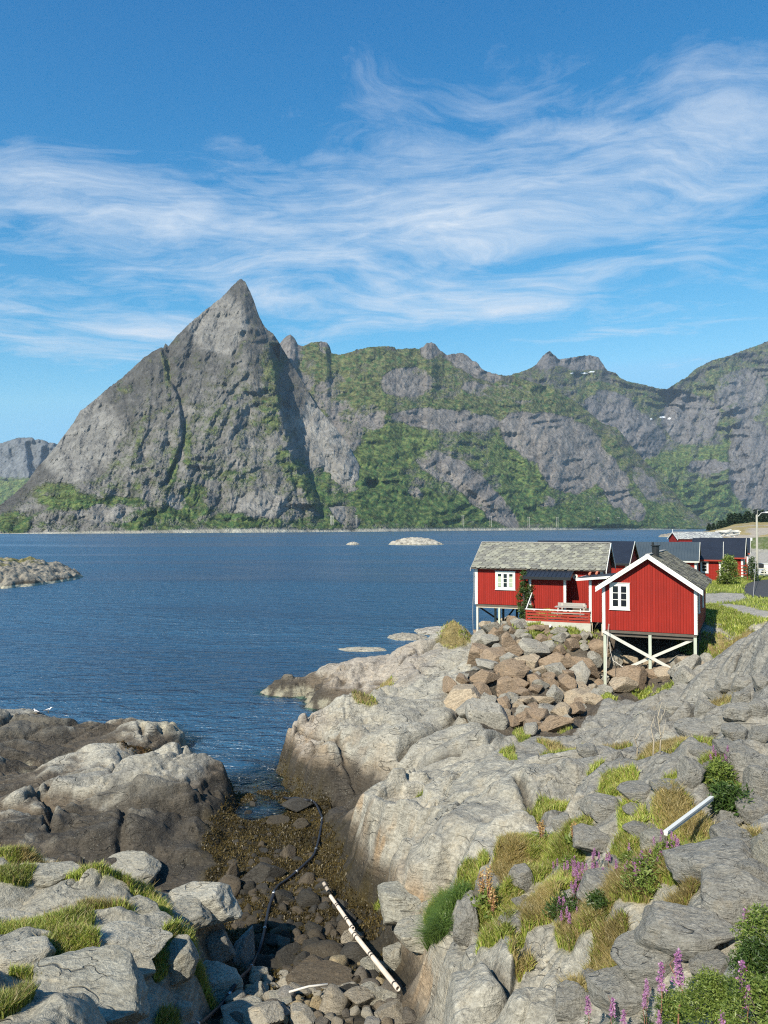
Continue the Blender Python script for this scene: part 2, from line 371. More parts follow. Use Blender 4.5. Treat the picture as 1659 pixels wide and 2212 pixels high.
RIGHT = [(578,1497,-.05),(620,1478,.7),(700,1440,1.6),(770,1425,1.9),(850,1412,2.2),(960,1372,3.2),(1005,1360,3.8),(650,1522,-.4),(600,1515,-1),
 (700,1500,.6),(800,1470,1.5),(900,1440,2.4),(1000,1420,3.0),(950,1460,2.4),
 (563,1645,-.1),(590,1610,1.2),(650,1562,2.0),(720,1522,2.5),(800,1500,2.8),(880,1485,2.9),(950,1520,2.7),(1000,1560,2.6),(1050,1590,2.8),
 (700,1610,1.8),(700,1650,1.4),(820,1590,2.3),(820,1630,1.9),(640,1680,.8),(600,1700,.4),(700,1722,.4),(745,1704,.6),(795,1688,1.0),(850,1668,1.5),(930,1645,2.1),(1050,1650,2.8),
 (765,1706,2.3),(735,1745,2.1),(705,1790,1.7),(700,1850,1.4),(800,1750,2.8),(850,1700,2.9),(950,1680,3.2),(1100,1690,3.6),(900,1800,3.1),
 (1000,1780,3.6),(850,1880,2.5),(780,1870,2.0),(950,1880,3.0),(1050,1850,3.8),(830,1950,1.9),(900,1950,2.4),(980,1950,3.0),(1000,2010,3.2),
 (900,2010,2.2),(870,2080,1.9),(900,2125,2.7),(1000,2075,3.5),(1150,2080,4.1),(1100,2000,3.8),(900,2200,3.1),(1000,2200,4.0),(1200,2200,4.6),
 (1100,2140,4.2),(1100,1900,4.1),(1200,1850,4.5),(1200,1950,4.6),(1300,2000,5.0),(1300,2100,5.0),(1400,2180,5.6),(1300,2200,5.2),
 (1300,1800,4.8),(1200,1750,4.2),(1300,1700,4.5),(1400,1700,4.9),(1500,1750,5.3),(1450,1850,5.5),(1550,1900,6.0),(1450,2000,5.8),
 (1550,2050,6.3),(1650,2000,6.8),(1650,2150,7.2),(1550,2200,6.9),(1650,1800,6.2),(1650,1700,5.9),(1550,1700,5.4),(1600,1600,5.3),
 (1500,1600,4.6),(1400,1600,4.1),(1300,1600,3.7),(1200,1600,3.1),(1100,1600,2.7),(1200,1650,3.6),(1400,1520,3.0),(1300,1530,2.6),
 (1230,1540,2.3),(1500,1490,3.2),(1350,1490,2.4),(1450,1475,2.7),(1550,1520,4.2),(1650,1500,5.4),(1570,1410,5.0),(1659,1345,7.0),
 (1620,1375,6.2),(1700,1320,7.5),(1306,1480,2.0),(1411,1443,3.08),(1503,1445,3.2),(1200,1455,3.0),(1250,1445,2.9),(1200,1500,2.4),
 (1100,1450,3.0),(1100,1520,2.2),(1040,1480,2.7),(1270,1410,3.7),(1040,1400,3.0),(1100,1375,4.1),(1200,1368,4.45),(1275,1372,4.3)]
XYZ = [(-7.5,19.5,1.0),(-5.2,19.6,.6),(-10,20,1.5),(-16,41,-1.5),(-10,42,-1.5),(-22,42,-2),(-12,46,-4),(-25,50,-6),(0,62,-4),(0,75,-8),(-40,60,-8),
 (-20,37.5,1.0),(-25,36,1.2),(-20,28,1.5),(-18,22,2),(-15,15,3.5),(-12,10,4.5),(-8,6,5),(-30,30,2),(-3.5,51,-.3),(1,53,.2),(5,56,.3),
 (-6,51.5,-2),(8,60,-.5),(-3,39,.0),(-1.5,40,.8),(1,41,1.5),(4,42,2.1),(21,46,5.1),(30,45,5.3),(20,51,5.1),(19.5,39.5,4.9),(9,48.5,4.7),
 (12,46.5,4.7),(13,52,4.9),(16,50,4.9),(25,60,5.2),(30,66,5.2),(40,72,5.2),(50,90,5.2),(42,60,5.3),(60,120,5.2),(6,50.3,2.6),(8.5,53,2.2),(7.3,49.8,4.0),
 (4,57,-1),(0,57,-2),(12,66,2),(12,80,-4),(28,97,-4),(45,122,-4),(70,160,5.2),(120,250,5.2),(90,150,5.2),(14,46,4.3),(17,46,4.7),
 (15.5,42.5,3.6),(12.9,43,3.4),(16.5,40.5,3.4),(0,3,4),(-4,4,4.2),(5,3,7.5),(8,5,8),(14,12,8),(18,22,8),(24,34,7.5),(-20,5,6),(20,8,9),(-6,34,-1.2),(-7,38.5,-2),(-9,45,-4),
 (85,250,-7),(100,330,-7),(62,180,-6),(40,160,-8),(20,130,-8),(60,250,-9),(0,200,-9),(150,330,5.2),(10,57,2.5),(-8,33.5,-1.0),(2,6,4.6),(-2,8,3.8)]
P = [zpt(*q) for q in LEFT+RIGHT]+XYZ
P = np.array(P); CC = .7
def phi(r2): return np.sqrt(r2+CC*CC)
A = phi((P[:, None, 0]-P[None, :, 0])**2+(P[:, None, 1]-P[None, :, 1])**2)
n_ = len(P); A2 = np.zeros((n_+1, n_+1)); A2[:n_, :n_] = A-.06*np.eye(n_); A2[:n_, n_] = 1; A2[n_, :n_] = 1
wts = np.linalg.solve(A2, np.append(P[:, 2], 0.))
def rbf(x, y):
    sh = x.shape; x = x.ravel(); y = y.ravel(); out = np.full(x.shape, wts[-1])
    for i in range(n_): out += wts[i]*np.sqrt((x-P[i, 0])**2+(y-P[i, 1])**2+CC*CC)
    return out.reshape(sh)
# tidal channel: x, y, half width, floor height
CH = np.array([(-7.6,44,2.8,-3.),(-6.9,38,1.5,-1.6),(-6.4,34,1.2,-.7),(-5.0,31.3,1.35,-.18),(-4.1,29.,1.5,.05),(-3.8,26.1,1.65,.12),(-3.3,22.3,1.9,.22),
               (-1.95,19.2,1.75,.45),(-1.45,16.6,1.65,.85),(-1.5,14.2,1.75,1.35),(-1.2,11.2,1.5,1.9),(-1.,8,1.3,2.6)])
def channel(x, y):
    best = np.full(x.shape, 1e9); fl = np.zeros(x.shape); prog = np.zeros(x.shape)
    for i in range(len(CH)-1):
        a, b = CH[i], CH[i+1]; dx, dy = b[0]-a[0], b[1]-a[1]; L2 = dx*dx+dy*dy
        q = np.clip(((x-a[0])*dx+(y-a[1])*dy)/L2, 0, 1)
        d = np.hypot(x-a[0]-q*dx, y-a[1]-q*dy)-(a[2]+(b[2]-a[2])*q)
        m = d < best; best = np.where(m, d, best); fl = np.where(m, a[3]+(b[3]-a[3])*q, fl)
    return best, fl
def blob(x, y, u, v, z, ru, rv):
    "soft mask 1..0 of an ellipse on the ground, its centre and size read off the photograph"
    cx, cy = atz(u, v, z); d = max(cy, 3); sx = ru*d/F; sy = rv*d*d/(F*(CAMH-z))
    return ((x-cx)/sx)**2+((y-cy)/sy)**2
def inpoly(x, y, poly):
    r = np.zeros(x.shape, bool); n = len(poly)
    for i in range(n):
        x0, y0 = poly[i]; x1, y1 = poly[(i+1) % n]
        c = ((y0 > y) != (y1 > y)) & (x < (x1-x0)*(y-y0)/(y1-y0+1e-12)+x0); r ^= c
    return r
CREV = [((690,1728,.4),(745,1703,.7),(800,1690,1.1),(850,1668,1.5),(930,1650,2.0),(990,1640,2.2)), ((800,1912,1.8),(870,1895,2.5),(960,1905,2.9),(1040,1930,3.3)), ((860,1600,2.4),(930,1570,2.6),(1010,1530,2.5)),
 ((0,1745,1.0),(150,1752,1.1),(300,1736,1.2),(430,1730,1.1),(488,1762,.9)), ((255,1845,.6),(262,1790,1.0),(268,1742,1.2)), ((60,1690,1.3),(105,1720,1.2),(112,1770,1.1)), ((1150,1685,3.6),(1300,1664,3.9),(1420,1640,4.3)),
 ((300,1575,1.1),(305,1610,.6)), ((345,1590,.8),(350,1602,.4)), ((700,1840,1.5),(760,1800,2.5),(800,1740,2.7)), ((1050,1760,3.7),(1150,1745,4.0),(1260,1760,4.5)), ((760,1480,1.4),(850,1450,2.0),(960,1400,2.8)), ((1480,1560,4.0),(1560,1500,4.4),(1620,1440,5.2)),
 ((620,1600,1.2),(700,1590,1.9),(800,1640,2.0)), ((900,2160,3.0),(1000,2120,3.6),(1100,2150,4.2)), ((1120,1700,3.7),(1180,1760,4.1)), ((560,1700,.1),(640,1655,1.0),(700,1665,1.3))]
def crev(x, y):
    best = np.full(x.shape, 9.)
    for ln in CREV:
        q = [zpt(*p_) for p_ in ln]
        for (a, b) in zip(q[:-1], q[1:]):
            dx, dy = b[0]-a[0], b[1]-a[1]; t_ = np.clip(((x-a[0])*dx+(y-a[1])*dy)/(dx*dx+dy*dy), 0, 1); best = np.minimum(best, np.hypot(x-a[0]-t_*dx, y-a[1]-t_*dy))
    return best
def terrain(x, y):
    wx = .45*fbm(x/2.3, y/2.3, 3, 11); wy = .45*fbm(x/2.3, y/2.3, 3, 12)
    z = rbf(x, y)
    flat = sst(y-.25*x, 37.5, 42)*sst(x, 8, 13)*sst(x+y*.0, 9, 14)          # hut terrace
    flat = np.maximum(flat, sst(y, 60, 75)*sst(x, 10, 20))
    road = sst(x, 22, 26)*sst(y, 44.5, 49)*(1-sst(y, 84, 92)); z = lerp(z, 5.2, road); w2 = 1.0*fbm(x/4.2, y/4.2, 3, 14); cd_, fl = channel(x+wx+w2, y+wy+1.0*fbm(x/4.2, y/4.2, 3, 15))
    for (px_, py_, r_) in ((-5.0, 20.6, .9), (-2.6, 17.8, .55), (-4.6, 28.6, .7)): fl = fl-.75*np.exp(-(((x-px_)/r_)**2+((y-py_)/r_)**2))
    inch = 1-sst(cd_, -.25, .55+1.3*sst(fbm(x/2.6, y/2.6, 3, 16), -.3, .35))
    # rounded, ice-scoured swells, long axis running away to the right
    ca, sa = math.cos(rad(35)), math.sin(rad(35))
    xr = (x+wx*1.3)*ca+(y+wy*1.3)*sa; yr = -(x+wx*1.3)*sa+(y+wy*1.3)*ca
    b1 = billow(xr/6.5, yr/3.4, 2, 3); b2 = billow(xr/2.0, yr/1.1, 3, 21); b3 = billow(xr/.62, yr/.36, 3, 31)
    rocky = (1-flat)*(1-.9*inch)*(1-.5*sst(y, 60, 90))
    z = z+rocky*(1.6*(b1-.26)+.42*(b2-.24)*(.4+1.2*sst(fbm(x/6, y/6, 2, 47), -.2, .3))+.08*(b3-.24))
    f1, f2, cid = voro((xr+.35*wx)/2.6, (yr+.35*wy)/1.5, 5)
    brk = sst(fbm(x/3.1, y/3.1, 2, 41), 0, .3)
    z = z+rocky*brk*(.5*(cid-.5)*sst(f2-f1, .0, .22)-.22*np.exp(-((f2-f1)/.07)**2))
    g1, g2, gid = voro(xr/.9+.5*wx, yr/.5+.5*wy, 8)
    z = z+rocky*brk*.08*(gid-.5)-rocky*brk*.06*np.exp(-((g2-g1)/.08)**2)*sst(fbm(x/1.7, y/1.7, 2, 43), -.1, .2)
    q = z/.40+.7*fbm(x/2.2, y/2.2, 2, 48)+.25*(xr*.35); zt = .40*(np.floor(q)+sst(q-np.floor(q), .45, 1.))-.40*(q-z/.40)
    z = lerp(z, zt, .75*rocky*(1-sst(cd_, 1.5, 5.))*sst(fbm(x/3.5, y/3.5, 2, 49), -.3, .1)*(cd_ < 6))
    cv = crev(x+.5*wx, y+.5*wy); z = z-rocky*.30*np.exp(-(cv/.13)**2)+rocky*.05*np.exp(-((cv-.6)/.4)**2)
    z = z+(.05+.1*rocky)*fbm(x/.5, y/.5, 4, 51)*.35+.05*fbm(x/4, y/4, 3, 52)
    s1, s2, sid = voro(x/.55+wx, y/.55+wy, 61)
    floor = fl+.10*fbm(x/1.2, y/1.2, 3, 60)+.16*(sid-.4)*sst(s2-s1, 0, .3)
    z = lerp(z, np.minimum(z, floor), inch)
    return z, cd_, rocky, inch

AZ = np.radians(np.arange(-44, 46.01, .074))
def seg(a, b, k): return a*np.exp(np.arange(0, math.log(b/a), k))
RR = np.concatenate([seg(3, 9.5, .008), seg(9.5, 56, .0021), seg(56, 420, .006)])
NA, NR = len(AZ), len(RR)
gx = RR[:, None]*np.sin(AZ)[None]; gy = RR[:, None]*np.cos(AZ)[None]
GZ, gcd, grock, ginch = terrain(gx, gy)
LOGR = np.arange(NR)
def gz(x, y):
    "height of the ground"
    x = np.asarray(x, float); y = np.asarray(y, float)
    r = np.hypot(x, y); a = np.arctan2(x, y)
    i = np.interp(r, RR, LOGR); j = np.clip((a-AZ[0])/(AZ[1]-AZ[0]), 0, NA-1.001)
    i = np.clip(i, 0, NR-1.001); i0 = i.astype(int); j0 = j.astype(int); fi = i-i0; fj = j-j0
    return (GZ[i0, j0]*(1-fi)+GZ[i0+1, j0]*fi)*(1-fj)+(GZ[i0, j0+1]*(1-fi)+GZ[i0+1, j0+1]*fi)*fj
def hit(u, v):
    "first point of the ground seen at a photo position"
    X, Y, Z = ray(u, v); h = math.hypot(X, Y); j = int(np.clip(round((math.atan2(X, Y)-AZ[0])/(AZ[1]-AZ[0])), 0, NA-1))
    m = CAMH+RR*Z/h < np.maximum(GZ[:, j], 0.)
    k = int(np.argmax(m)) if m.any() else NR-1
    r = RR[k]; x, y = r*X/h, r*Y/h
    return float(x), float(y), float(max(gz(x, y), 0.))

GRAVEL = [atz(u, v, 5.25) for u, v in ((1500,1283),(1560,1279),(1605,1280),(1614,1292),(1602,1297),(1545,1304),(1500,1307))]
GRAVEL2 = [atz(u, v, 5.25) for u, v in ((1600,1187),(1760,1187),(1760,1222),(1625,1217),(1600,1216))]
ASPH = [atz(u, v, 5.25) for u, v in ((1606,1275),(1612,1262),(1632,1255),(1700,1249),(1760,1248),(1760,1292),(1700,1291),(1640,1290),(1612,1285))]
# where grass grows: u, v, z, ru, rv, kind (g green, t deep green and tall, d dry)
GRASS = [(1203,1820,4.5,70,45,'g'),(1130,1880,4.0,85,50,'g'),(1085,1925,4,40,50,'g'),(1012,1875,3.4,44,22,'g'),(950,1937,2.8,30,14,'g'),(975,1975,2.7,24,26,'t'),(945,2030,2.4,16,40,'t'),
 (1098,2044,4,75,30,'g'),(1163,1986,4.4,45,30,'d'),(1255,2012,4.8,60,40,'d'),(1316,1975,5,95,34,'d'),(1401,1940,5.4,70,25,'d'),(1316,2041,5.1,50,40,'d'),
 (1150,1830,4.3,60,36,'g'),(1300,1895,5,50,24,'g'),(1190,1925,4.5,60,36,'g'),(1100,1860,4,50,30,'d'),(1440,1990,5.7,50,16,'d'),(1560,1830,5.8,30,12,'g'),(1210,1820,4.5,30,40,'g'),(1364,1815,5,22,24,'g'),(1443,1739,5,45,27,'g'),(1287,1773,4.7,35,16,'g'),(1325,1713,4.6,32,14,'g'),(1429,1662,4.6,48,26,'d'),
 (1210,1640,3.6,42,18,'d'),(1245,2136,4.8,22,22,'d'),(1209,1622,3.3,42,22,'d'),(1310,1515,2.6,20,12,'g'),(1384,1485,2.6,30,12,'g'),(1429,1517,3,24,9,'g'),
 (1408,1546,3.4,32,10,'g'),(1495,1536,3.8,22,10,'g'),(1551,1536,4.2,30,18,'d'),(1126,1585,2.7,18,13,'g'),(1097,1661,3,18,20,'g'),(1324,1626,3.9,42,11,'d'),
 (1439,1655,4.5,50,25,'d'),(1335,1710,4.6,36,16,'g'),(1220,1655,3.7,52,7,'g'),(1220,1574,2.8,16,6,'g'),(1545,1375,4.8,40,48,'g'),(1590,1335,5.1,70,30,'g'),(1530,1320,5.1,40,30,'g'),
 (1210,1356,4.6,85,12,'g'),(1150,1360,4.5,40,10,'g'),(1600,1345,5.6,50,20,'d'),(1040,1365,3.6,45,14,'d'),(975,1385,3.2,35,8,'d'),
 (22,1846,2.9,95,18,'g'),(197,1903,3,72,20,'g'),(22,1900,3.2,45,20,'g'),(304,1928,2.7,50,15,'g'),(358,1975,2.5,42,22,'g'),(90,1986,3.3,110,42,'g'),
 (150,2043,3.5,62,34,'g'),(54,2107,3.8,44,12,'g'),(233,1979,3.0,62,12,'d'),(405,2050,2.5,28,20,'g'),(358,2050,2.8,16,36,'g'),(365,2150,2.8,20,32,'g'),
 (22,2179,4.3,38,45,'g'),(440,2072,2.3,25,10,'g'),(215,1870,2.9,30,8,'d'),(90,1850,2.9,60,10,'d'),(1475,1800,5.4,60,30,'d'),(1350,1850,5.1,60,25,'g'),(1500,1900,5.8,60,30,'g'),
 (1580,1250,5.2,90,22,'g'),(1060,1960,3.7,40,30,'g'),(1520,1650,5,26,22,'g'),(1560,1740,5.5,30,30,'g'),(1180,1720,4,40,10,'g'),(1250,1700,4.2,50,8,'g'),(1600,1880,6,40,14,'d'),
 (820,1770,2.9,16,4,'g'),(900,1700,3,20,4,'g'),(1480,1975,5.8,25,10,'d'),(700,1405,2,30,4,'d'),(1130,2100,4.2,30,14,'d'),(830,1455,2.2,30,4,'d'),(790,1528,2.6,28,5,'d')]
gn = fbm(gx/.8, gy/.8, 4, 71); gveg = np.zeros(gx.shape); gdry = np.zeros(gx.shape)
for (u, v, z, ru, rv, kd) in GRASS:
    q = np.clip(1.25-blob(gx, gy, u, v, z, ru, rv)+1.1*gn, 0, 1)
    gveg = np.maximum(gveg, q)
    if kd == 'd': gdry = np.maximum(gdry, q)
terr = sst(gy-.25*gx, 39, 43)*sst(gx, 16.5, 18.5)*(GZ > 3.6); terr = np.maximum(terr, sst(gy, 58, 62)*sst(gx, 10, 18)*(GZ > 4.2))
gveg = np.maximum(gveg, terr*(.75+.8*gn))
mgr = (inpoly(gx+.5*gn, gy+.8*gn, GRAVEL) | inpoly(gx, gy, GRAVEL2)).astype(float)
masp = inpoly(gx, gy, ASPH).astype(float); gveg = gveg*(1-mgr)*(1-masp)
gstone = np.clip(1.3-np.minimum(blob(gx, gy, 1640, 1325, 5.2, 42, 14), blob(gx, gy, 1590, 1312, 5.2, 35, 7))+1.2*gn, 0, 1)*(gy > 33)
gveg = gveg*(1-.85*gstone)
C = np.zeros(gx.shape+(3,)); nL = fbm(gx/3, gy/3, 4, 81); nM = fbm(gx/.7, gy/.7, 4, 82); tz = GZ+.35*fbm(gx/1.1, gy/1.1, 3, 83)+.15*nL
C[:] = (.325, .306, .255); C = mixcol(C, (.37, .35, .295), np.clip(nL*1.6+.1, 0, 1)); C = mixcol(C, (.185, .18, .165), np.clip(-nL*1.4+nM*.8, 0, .8))
C = mixcol(C, (.22, .212, .19), sst(gx, 3.0, 6)*(1-sst(gy, 34, 38))*.8); C = mixcol(C, (.29, .275, .225), sst(-gx, 1, 2.5)*(1-sst(gy, 19, 21))*.8)
pink = np.clip(1.4-np.minimum(blob(gx, gy, 800, 1450, 1.8, 150, 30), blob(gx, gy, 640, 1600, 1.5, 60, 60)), 0, 1); C = mixcol(C, (.33, .28, .235), pink*.6)
ch = 1-sst(gcd, 1.0, 3.6)
tan = ch*np.exp(-((tz-1.95)/.55)**2)*sst(nM+.6*nL, -.25, .3)*(gx > -6.5); C = mixcol(C, (.27, .205, .135), np.clip(tan, 0, 1)*.8)
org = ch*sst(fbm(gx/.5, gy/.5, 3, 85), .18, .35)*np.exp(-((tz-1.9)/.6)**2)*(gx > -3)*(gy < 24); C = mixcol(C, (.36, .22, .10), np.clip(org, 0, 1)*.5)
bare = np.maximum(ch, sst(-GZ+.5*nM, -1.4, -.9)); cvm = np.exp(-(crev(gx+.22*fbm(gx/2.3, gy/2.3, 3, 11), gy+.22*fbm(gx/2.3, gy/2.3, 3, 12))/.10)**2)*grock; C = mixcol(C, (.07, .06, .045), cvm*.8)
brown = sst(1.75+.5*nL-tz, 0, .45)*bare; C = mixcol(C, (.125, .095, .065), brown*.88)
dk = sst(1.25-tz+.45*nM, 0, .22)*np.maximum(ch, .35); C = mixcol(C, (.045, .04, .033), np.clip(dk, 0, 1)*.9)
for (u, v, z, ru, rv, w) in ((250,1800,.9,290,62,.9),(60,1600,1,190,50,.8),(330,1730,1.1,200,20,.6),(0,1700,1,120,40,.6),(800,1985,1.2,50,70,.85),(650,1720,.8,80,30,.6),(600,1480,.6,60,16,.5)):
    q = np.clip(1.3-blob(gx, gy, u, v, z, ru, rv)+.9*nM+.5*nL, 0, 1)*w; C = mixcol(C, (.062, .055, .045), q*(gy > np.where(gx > -3, 14., 20.5)))
barn = sst(.5-tz, 0, .2)*(1-sst(gy, 60, 62))*sst(gy, 28.5, 32)*sst(nM, -.3, .2); C = mixcol(C, (.30, .28, .21), np.clip(barn, 0, 1)*.85); C = mixcol(C, (.36, .335, .26), np.clip(1.4-blob(gx, gy, 355, 1590, .5, 62, 16)+.6*nM, 0, 1)*.85)
wrk = np.clip(1.25-np.minimum(blob(gx, gy, 300, 1645, .5, 110, 16), blob(gx, gy, 330, 1558, .7, 60, 9))+1.3*nM, 0, 1)*(gx < -5); C = mixcol(C, (.06, .03, .008), wrk)
fl_ = ginch*(1-sst(GZ, 1.2, 1.8)); C = mixcol(C, (.034, .029, .019), fl_*.97); C = mixcol(C, (.045, .034, .011), fl_*sst(nM, -.1, .2)*(gy > 20))
und = sst(-GZ, .25, .9); C = mixcol(C, (.10, .12, .07), und*.9)
C = mixcol(C, (.30, .27, .14), np.clip(gveg*2, 0, 1)*.5); C = mixcol(C, (.09, .12, .025), np.clip(gveg*1.6-.35, 0, 1)*(1-gdry*.8)); C = mixcol(C, (.24, .19, .075), np.clip(gdry*1.5-.2, 0, 1)*.9)
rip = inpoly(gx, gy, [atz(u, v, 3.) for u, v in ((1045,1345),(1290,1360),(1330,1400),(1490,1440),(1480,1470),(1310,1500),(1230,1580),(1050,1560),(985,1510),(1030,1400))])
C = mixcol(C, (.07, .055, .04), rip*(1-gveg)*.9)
C = mixcol(C, (.33, .31, .275), np.maximum(mgr*.95, gstone)*(1-.0*gveg))
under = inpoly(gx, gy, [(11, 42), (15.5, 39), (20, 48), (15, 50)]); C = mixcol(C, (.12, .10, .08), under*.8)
keep = (GZ[:-1, :-1] > -2.2) | (GZ[1:, 1:] > -2.2)
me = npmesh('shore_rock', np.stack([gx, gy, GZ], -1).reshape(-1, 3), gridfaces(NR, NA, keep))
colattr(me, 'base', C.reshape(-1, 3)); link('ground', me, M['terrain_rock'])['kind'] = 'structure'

# asphalt turning place, a thin sheet on the terrace
ap = np.array(ASPH); V = []; 
nx_ = 46; xs = np.linspace(ap[:, 0].min(), ap[:, 0].max(), nx_); ys = np.linspace(ap[:, 1].min(), ap[:, 1].max(), nx_)
X_, Y_ = np.meshgrid(xs, ys); Z_ = gz(X_, Y_)+.07
kp = inpoly(.5*(X_[:-1, :-1]+X_[1:, 1:]), .5*(Y_[:-1, :-1]+Y_[1:, 1:]), ASPH)
me = npmesh('road', np.stack([X_, Y_, Z_], -1).reshape(-1, 3), gridfaces(nx_, nx_, kp)); o = link('road', me, M['asphalt']); o['kind'] = 'structure'
# ------------------------------------------------------------------ sea
wr = np.concatenate([seg(14, 70, .012), seg(70, 16000, .06)]); wa = np.radians(np.arange(-70, 70.1, .35))
X_ = wr[:, None]*np.sin(wa); Y_ = wr[:, None]*np.cos(wa)
me = npmesh('sea', np.stack([X_, Y_, 0*X_], -1).reshape(-1, 3), gridfaces(len(wr), len(wa)))
fattr(me, 'depth', np.where((np.abs(wa)[None] < rad(43)) & (wr[:, None] < 118), -gz(X_, Y_), 9.))
m, t = newmat('sea_water')
o = t.n('ShaderNodeTexCoord').outputs['Object']
dep = t.n('ShaderNodeAttribute', attribute_name='depth').outputs['Fac']
mp = t.n('ShaderNodeMapping', {'Vector': o, 'Rotation': (0, 0, rad(12)), 'Scale': (.55, 1.2, 1)}).outputs[0]
h1 = t.noise(mp, 1.1, 4, .6, .6); h2 = t.noise(mp, .22, 3, .5, .3); h3 = t.noise(mp, 4.5, 2, .5)
gust = t.rng(t.noise(t.n('ShaderNodeMapping', {'Vector': o, 'Rotation': (0, 0, rad(6)), 'Scale': (.25, 1, 1)}).outputs[0], .016, 5, .6, .8), .36, .64, .35, 1.3)
hh = t.math('MULTIPLY', t.math('ADD', t.math('ADD', h1, t.math('MULTIPLY', h2, 1.4)), t.math('MULTIPLY', h3, .18)), gust)
bp = t.n('ShaderNodeBump', {'Height': hh, 'Distance': .8, 'Strength': 1.}).outputs[0]
fr = t.n('ShaderNodeFresnel', {'IOR': 1.33, 'Normal': bp}).outputs[0]
gl = t.n('ShaderNodeBsdfGlossy', {0: (.92, .96, 1, 1), 1: .24, 'Normal': bp})
deep = t.mixc(t.rng(gust, .35, 1.25), (.010, .048, .104), (.028, .096, .178))
df = t.n('ShaderNodeBsdfDiffuse', {0: deep, 'Normal': bp})
tr = t.n('ShaderNodeBsdfTransparent', {0: (.55, .78, .72, 1)})
op = t.rng(dep, -.05, 1.5, 0., 1.)
body = t.n('ShaderNodeMixShader', {0: op, 1: tr.outputs[0], 2: df.outputs[0]})
mx = t.n('ShaderNodeMixShader', {0: fr, 1: body.outputs[0], 2: gl.outputs[0]})
t.t.links.new(mx.outputs[0], t.n('ShaderNodeOutputMaterial').inputs[0])
link('sea_water', me, m)['kind'] = 'structure'
# ------------------------------------------------------------------ mountains across the fjord
m, t = newmat('mountain')
o = t.n('ShaderNodeTexCoord').outputs['Object']
base = t.n('ShaderNodeAttribute', attribute_name='base').outputs['Color']; veg = t.n('ShaderNodeAttribute', attribute_name='veg').outputs['Fac']
v1 = t.n('ShaderNodeMapping', {'Vector': o, 'Rotation': (0, rad(14), 0), 'Scale': (1, 1, .25)}).outputs[0]
nA = t.noise(v1, .035, 6, .68, .3); nB = t.noise(o, .012, 5, .6); nC = t.noise(o, .045, 7, .72, .4)
k = t.rng(t.math('ADD', t.math('MULTIPLY', nA, .7), t.math('MULTIPLY', nB, .3)), .33, .67, .55, 1.42, False)
rk = t.mixc(1., base, t.n('ShaderNodeCombineColor', {0: k, 1: k, 2: k}).outputs[0], 'MULTIPLY')
tv = t.rng(nC, .36, .64, .45, 1.6)
gr = t.mixc(1., base, t.n('ShaderNodeCombineColor', {0: tv, 1: tv, 2: tv}).outputs[0], 'MULTIPLY')
c = t.mixc(veg, rk, gr)
h = t.math('ADD', t.math('MULTIPLY', nA, 14.), t.math('MULTIPLY', t.math('MULTIPLY', nC, veg), 9.))
finish(t, c, .95, h, 1., .1, 1.); M['mountain'] = m

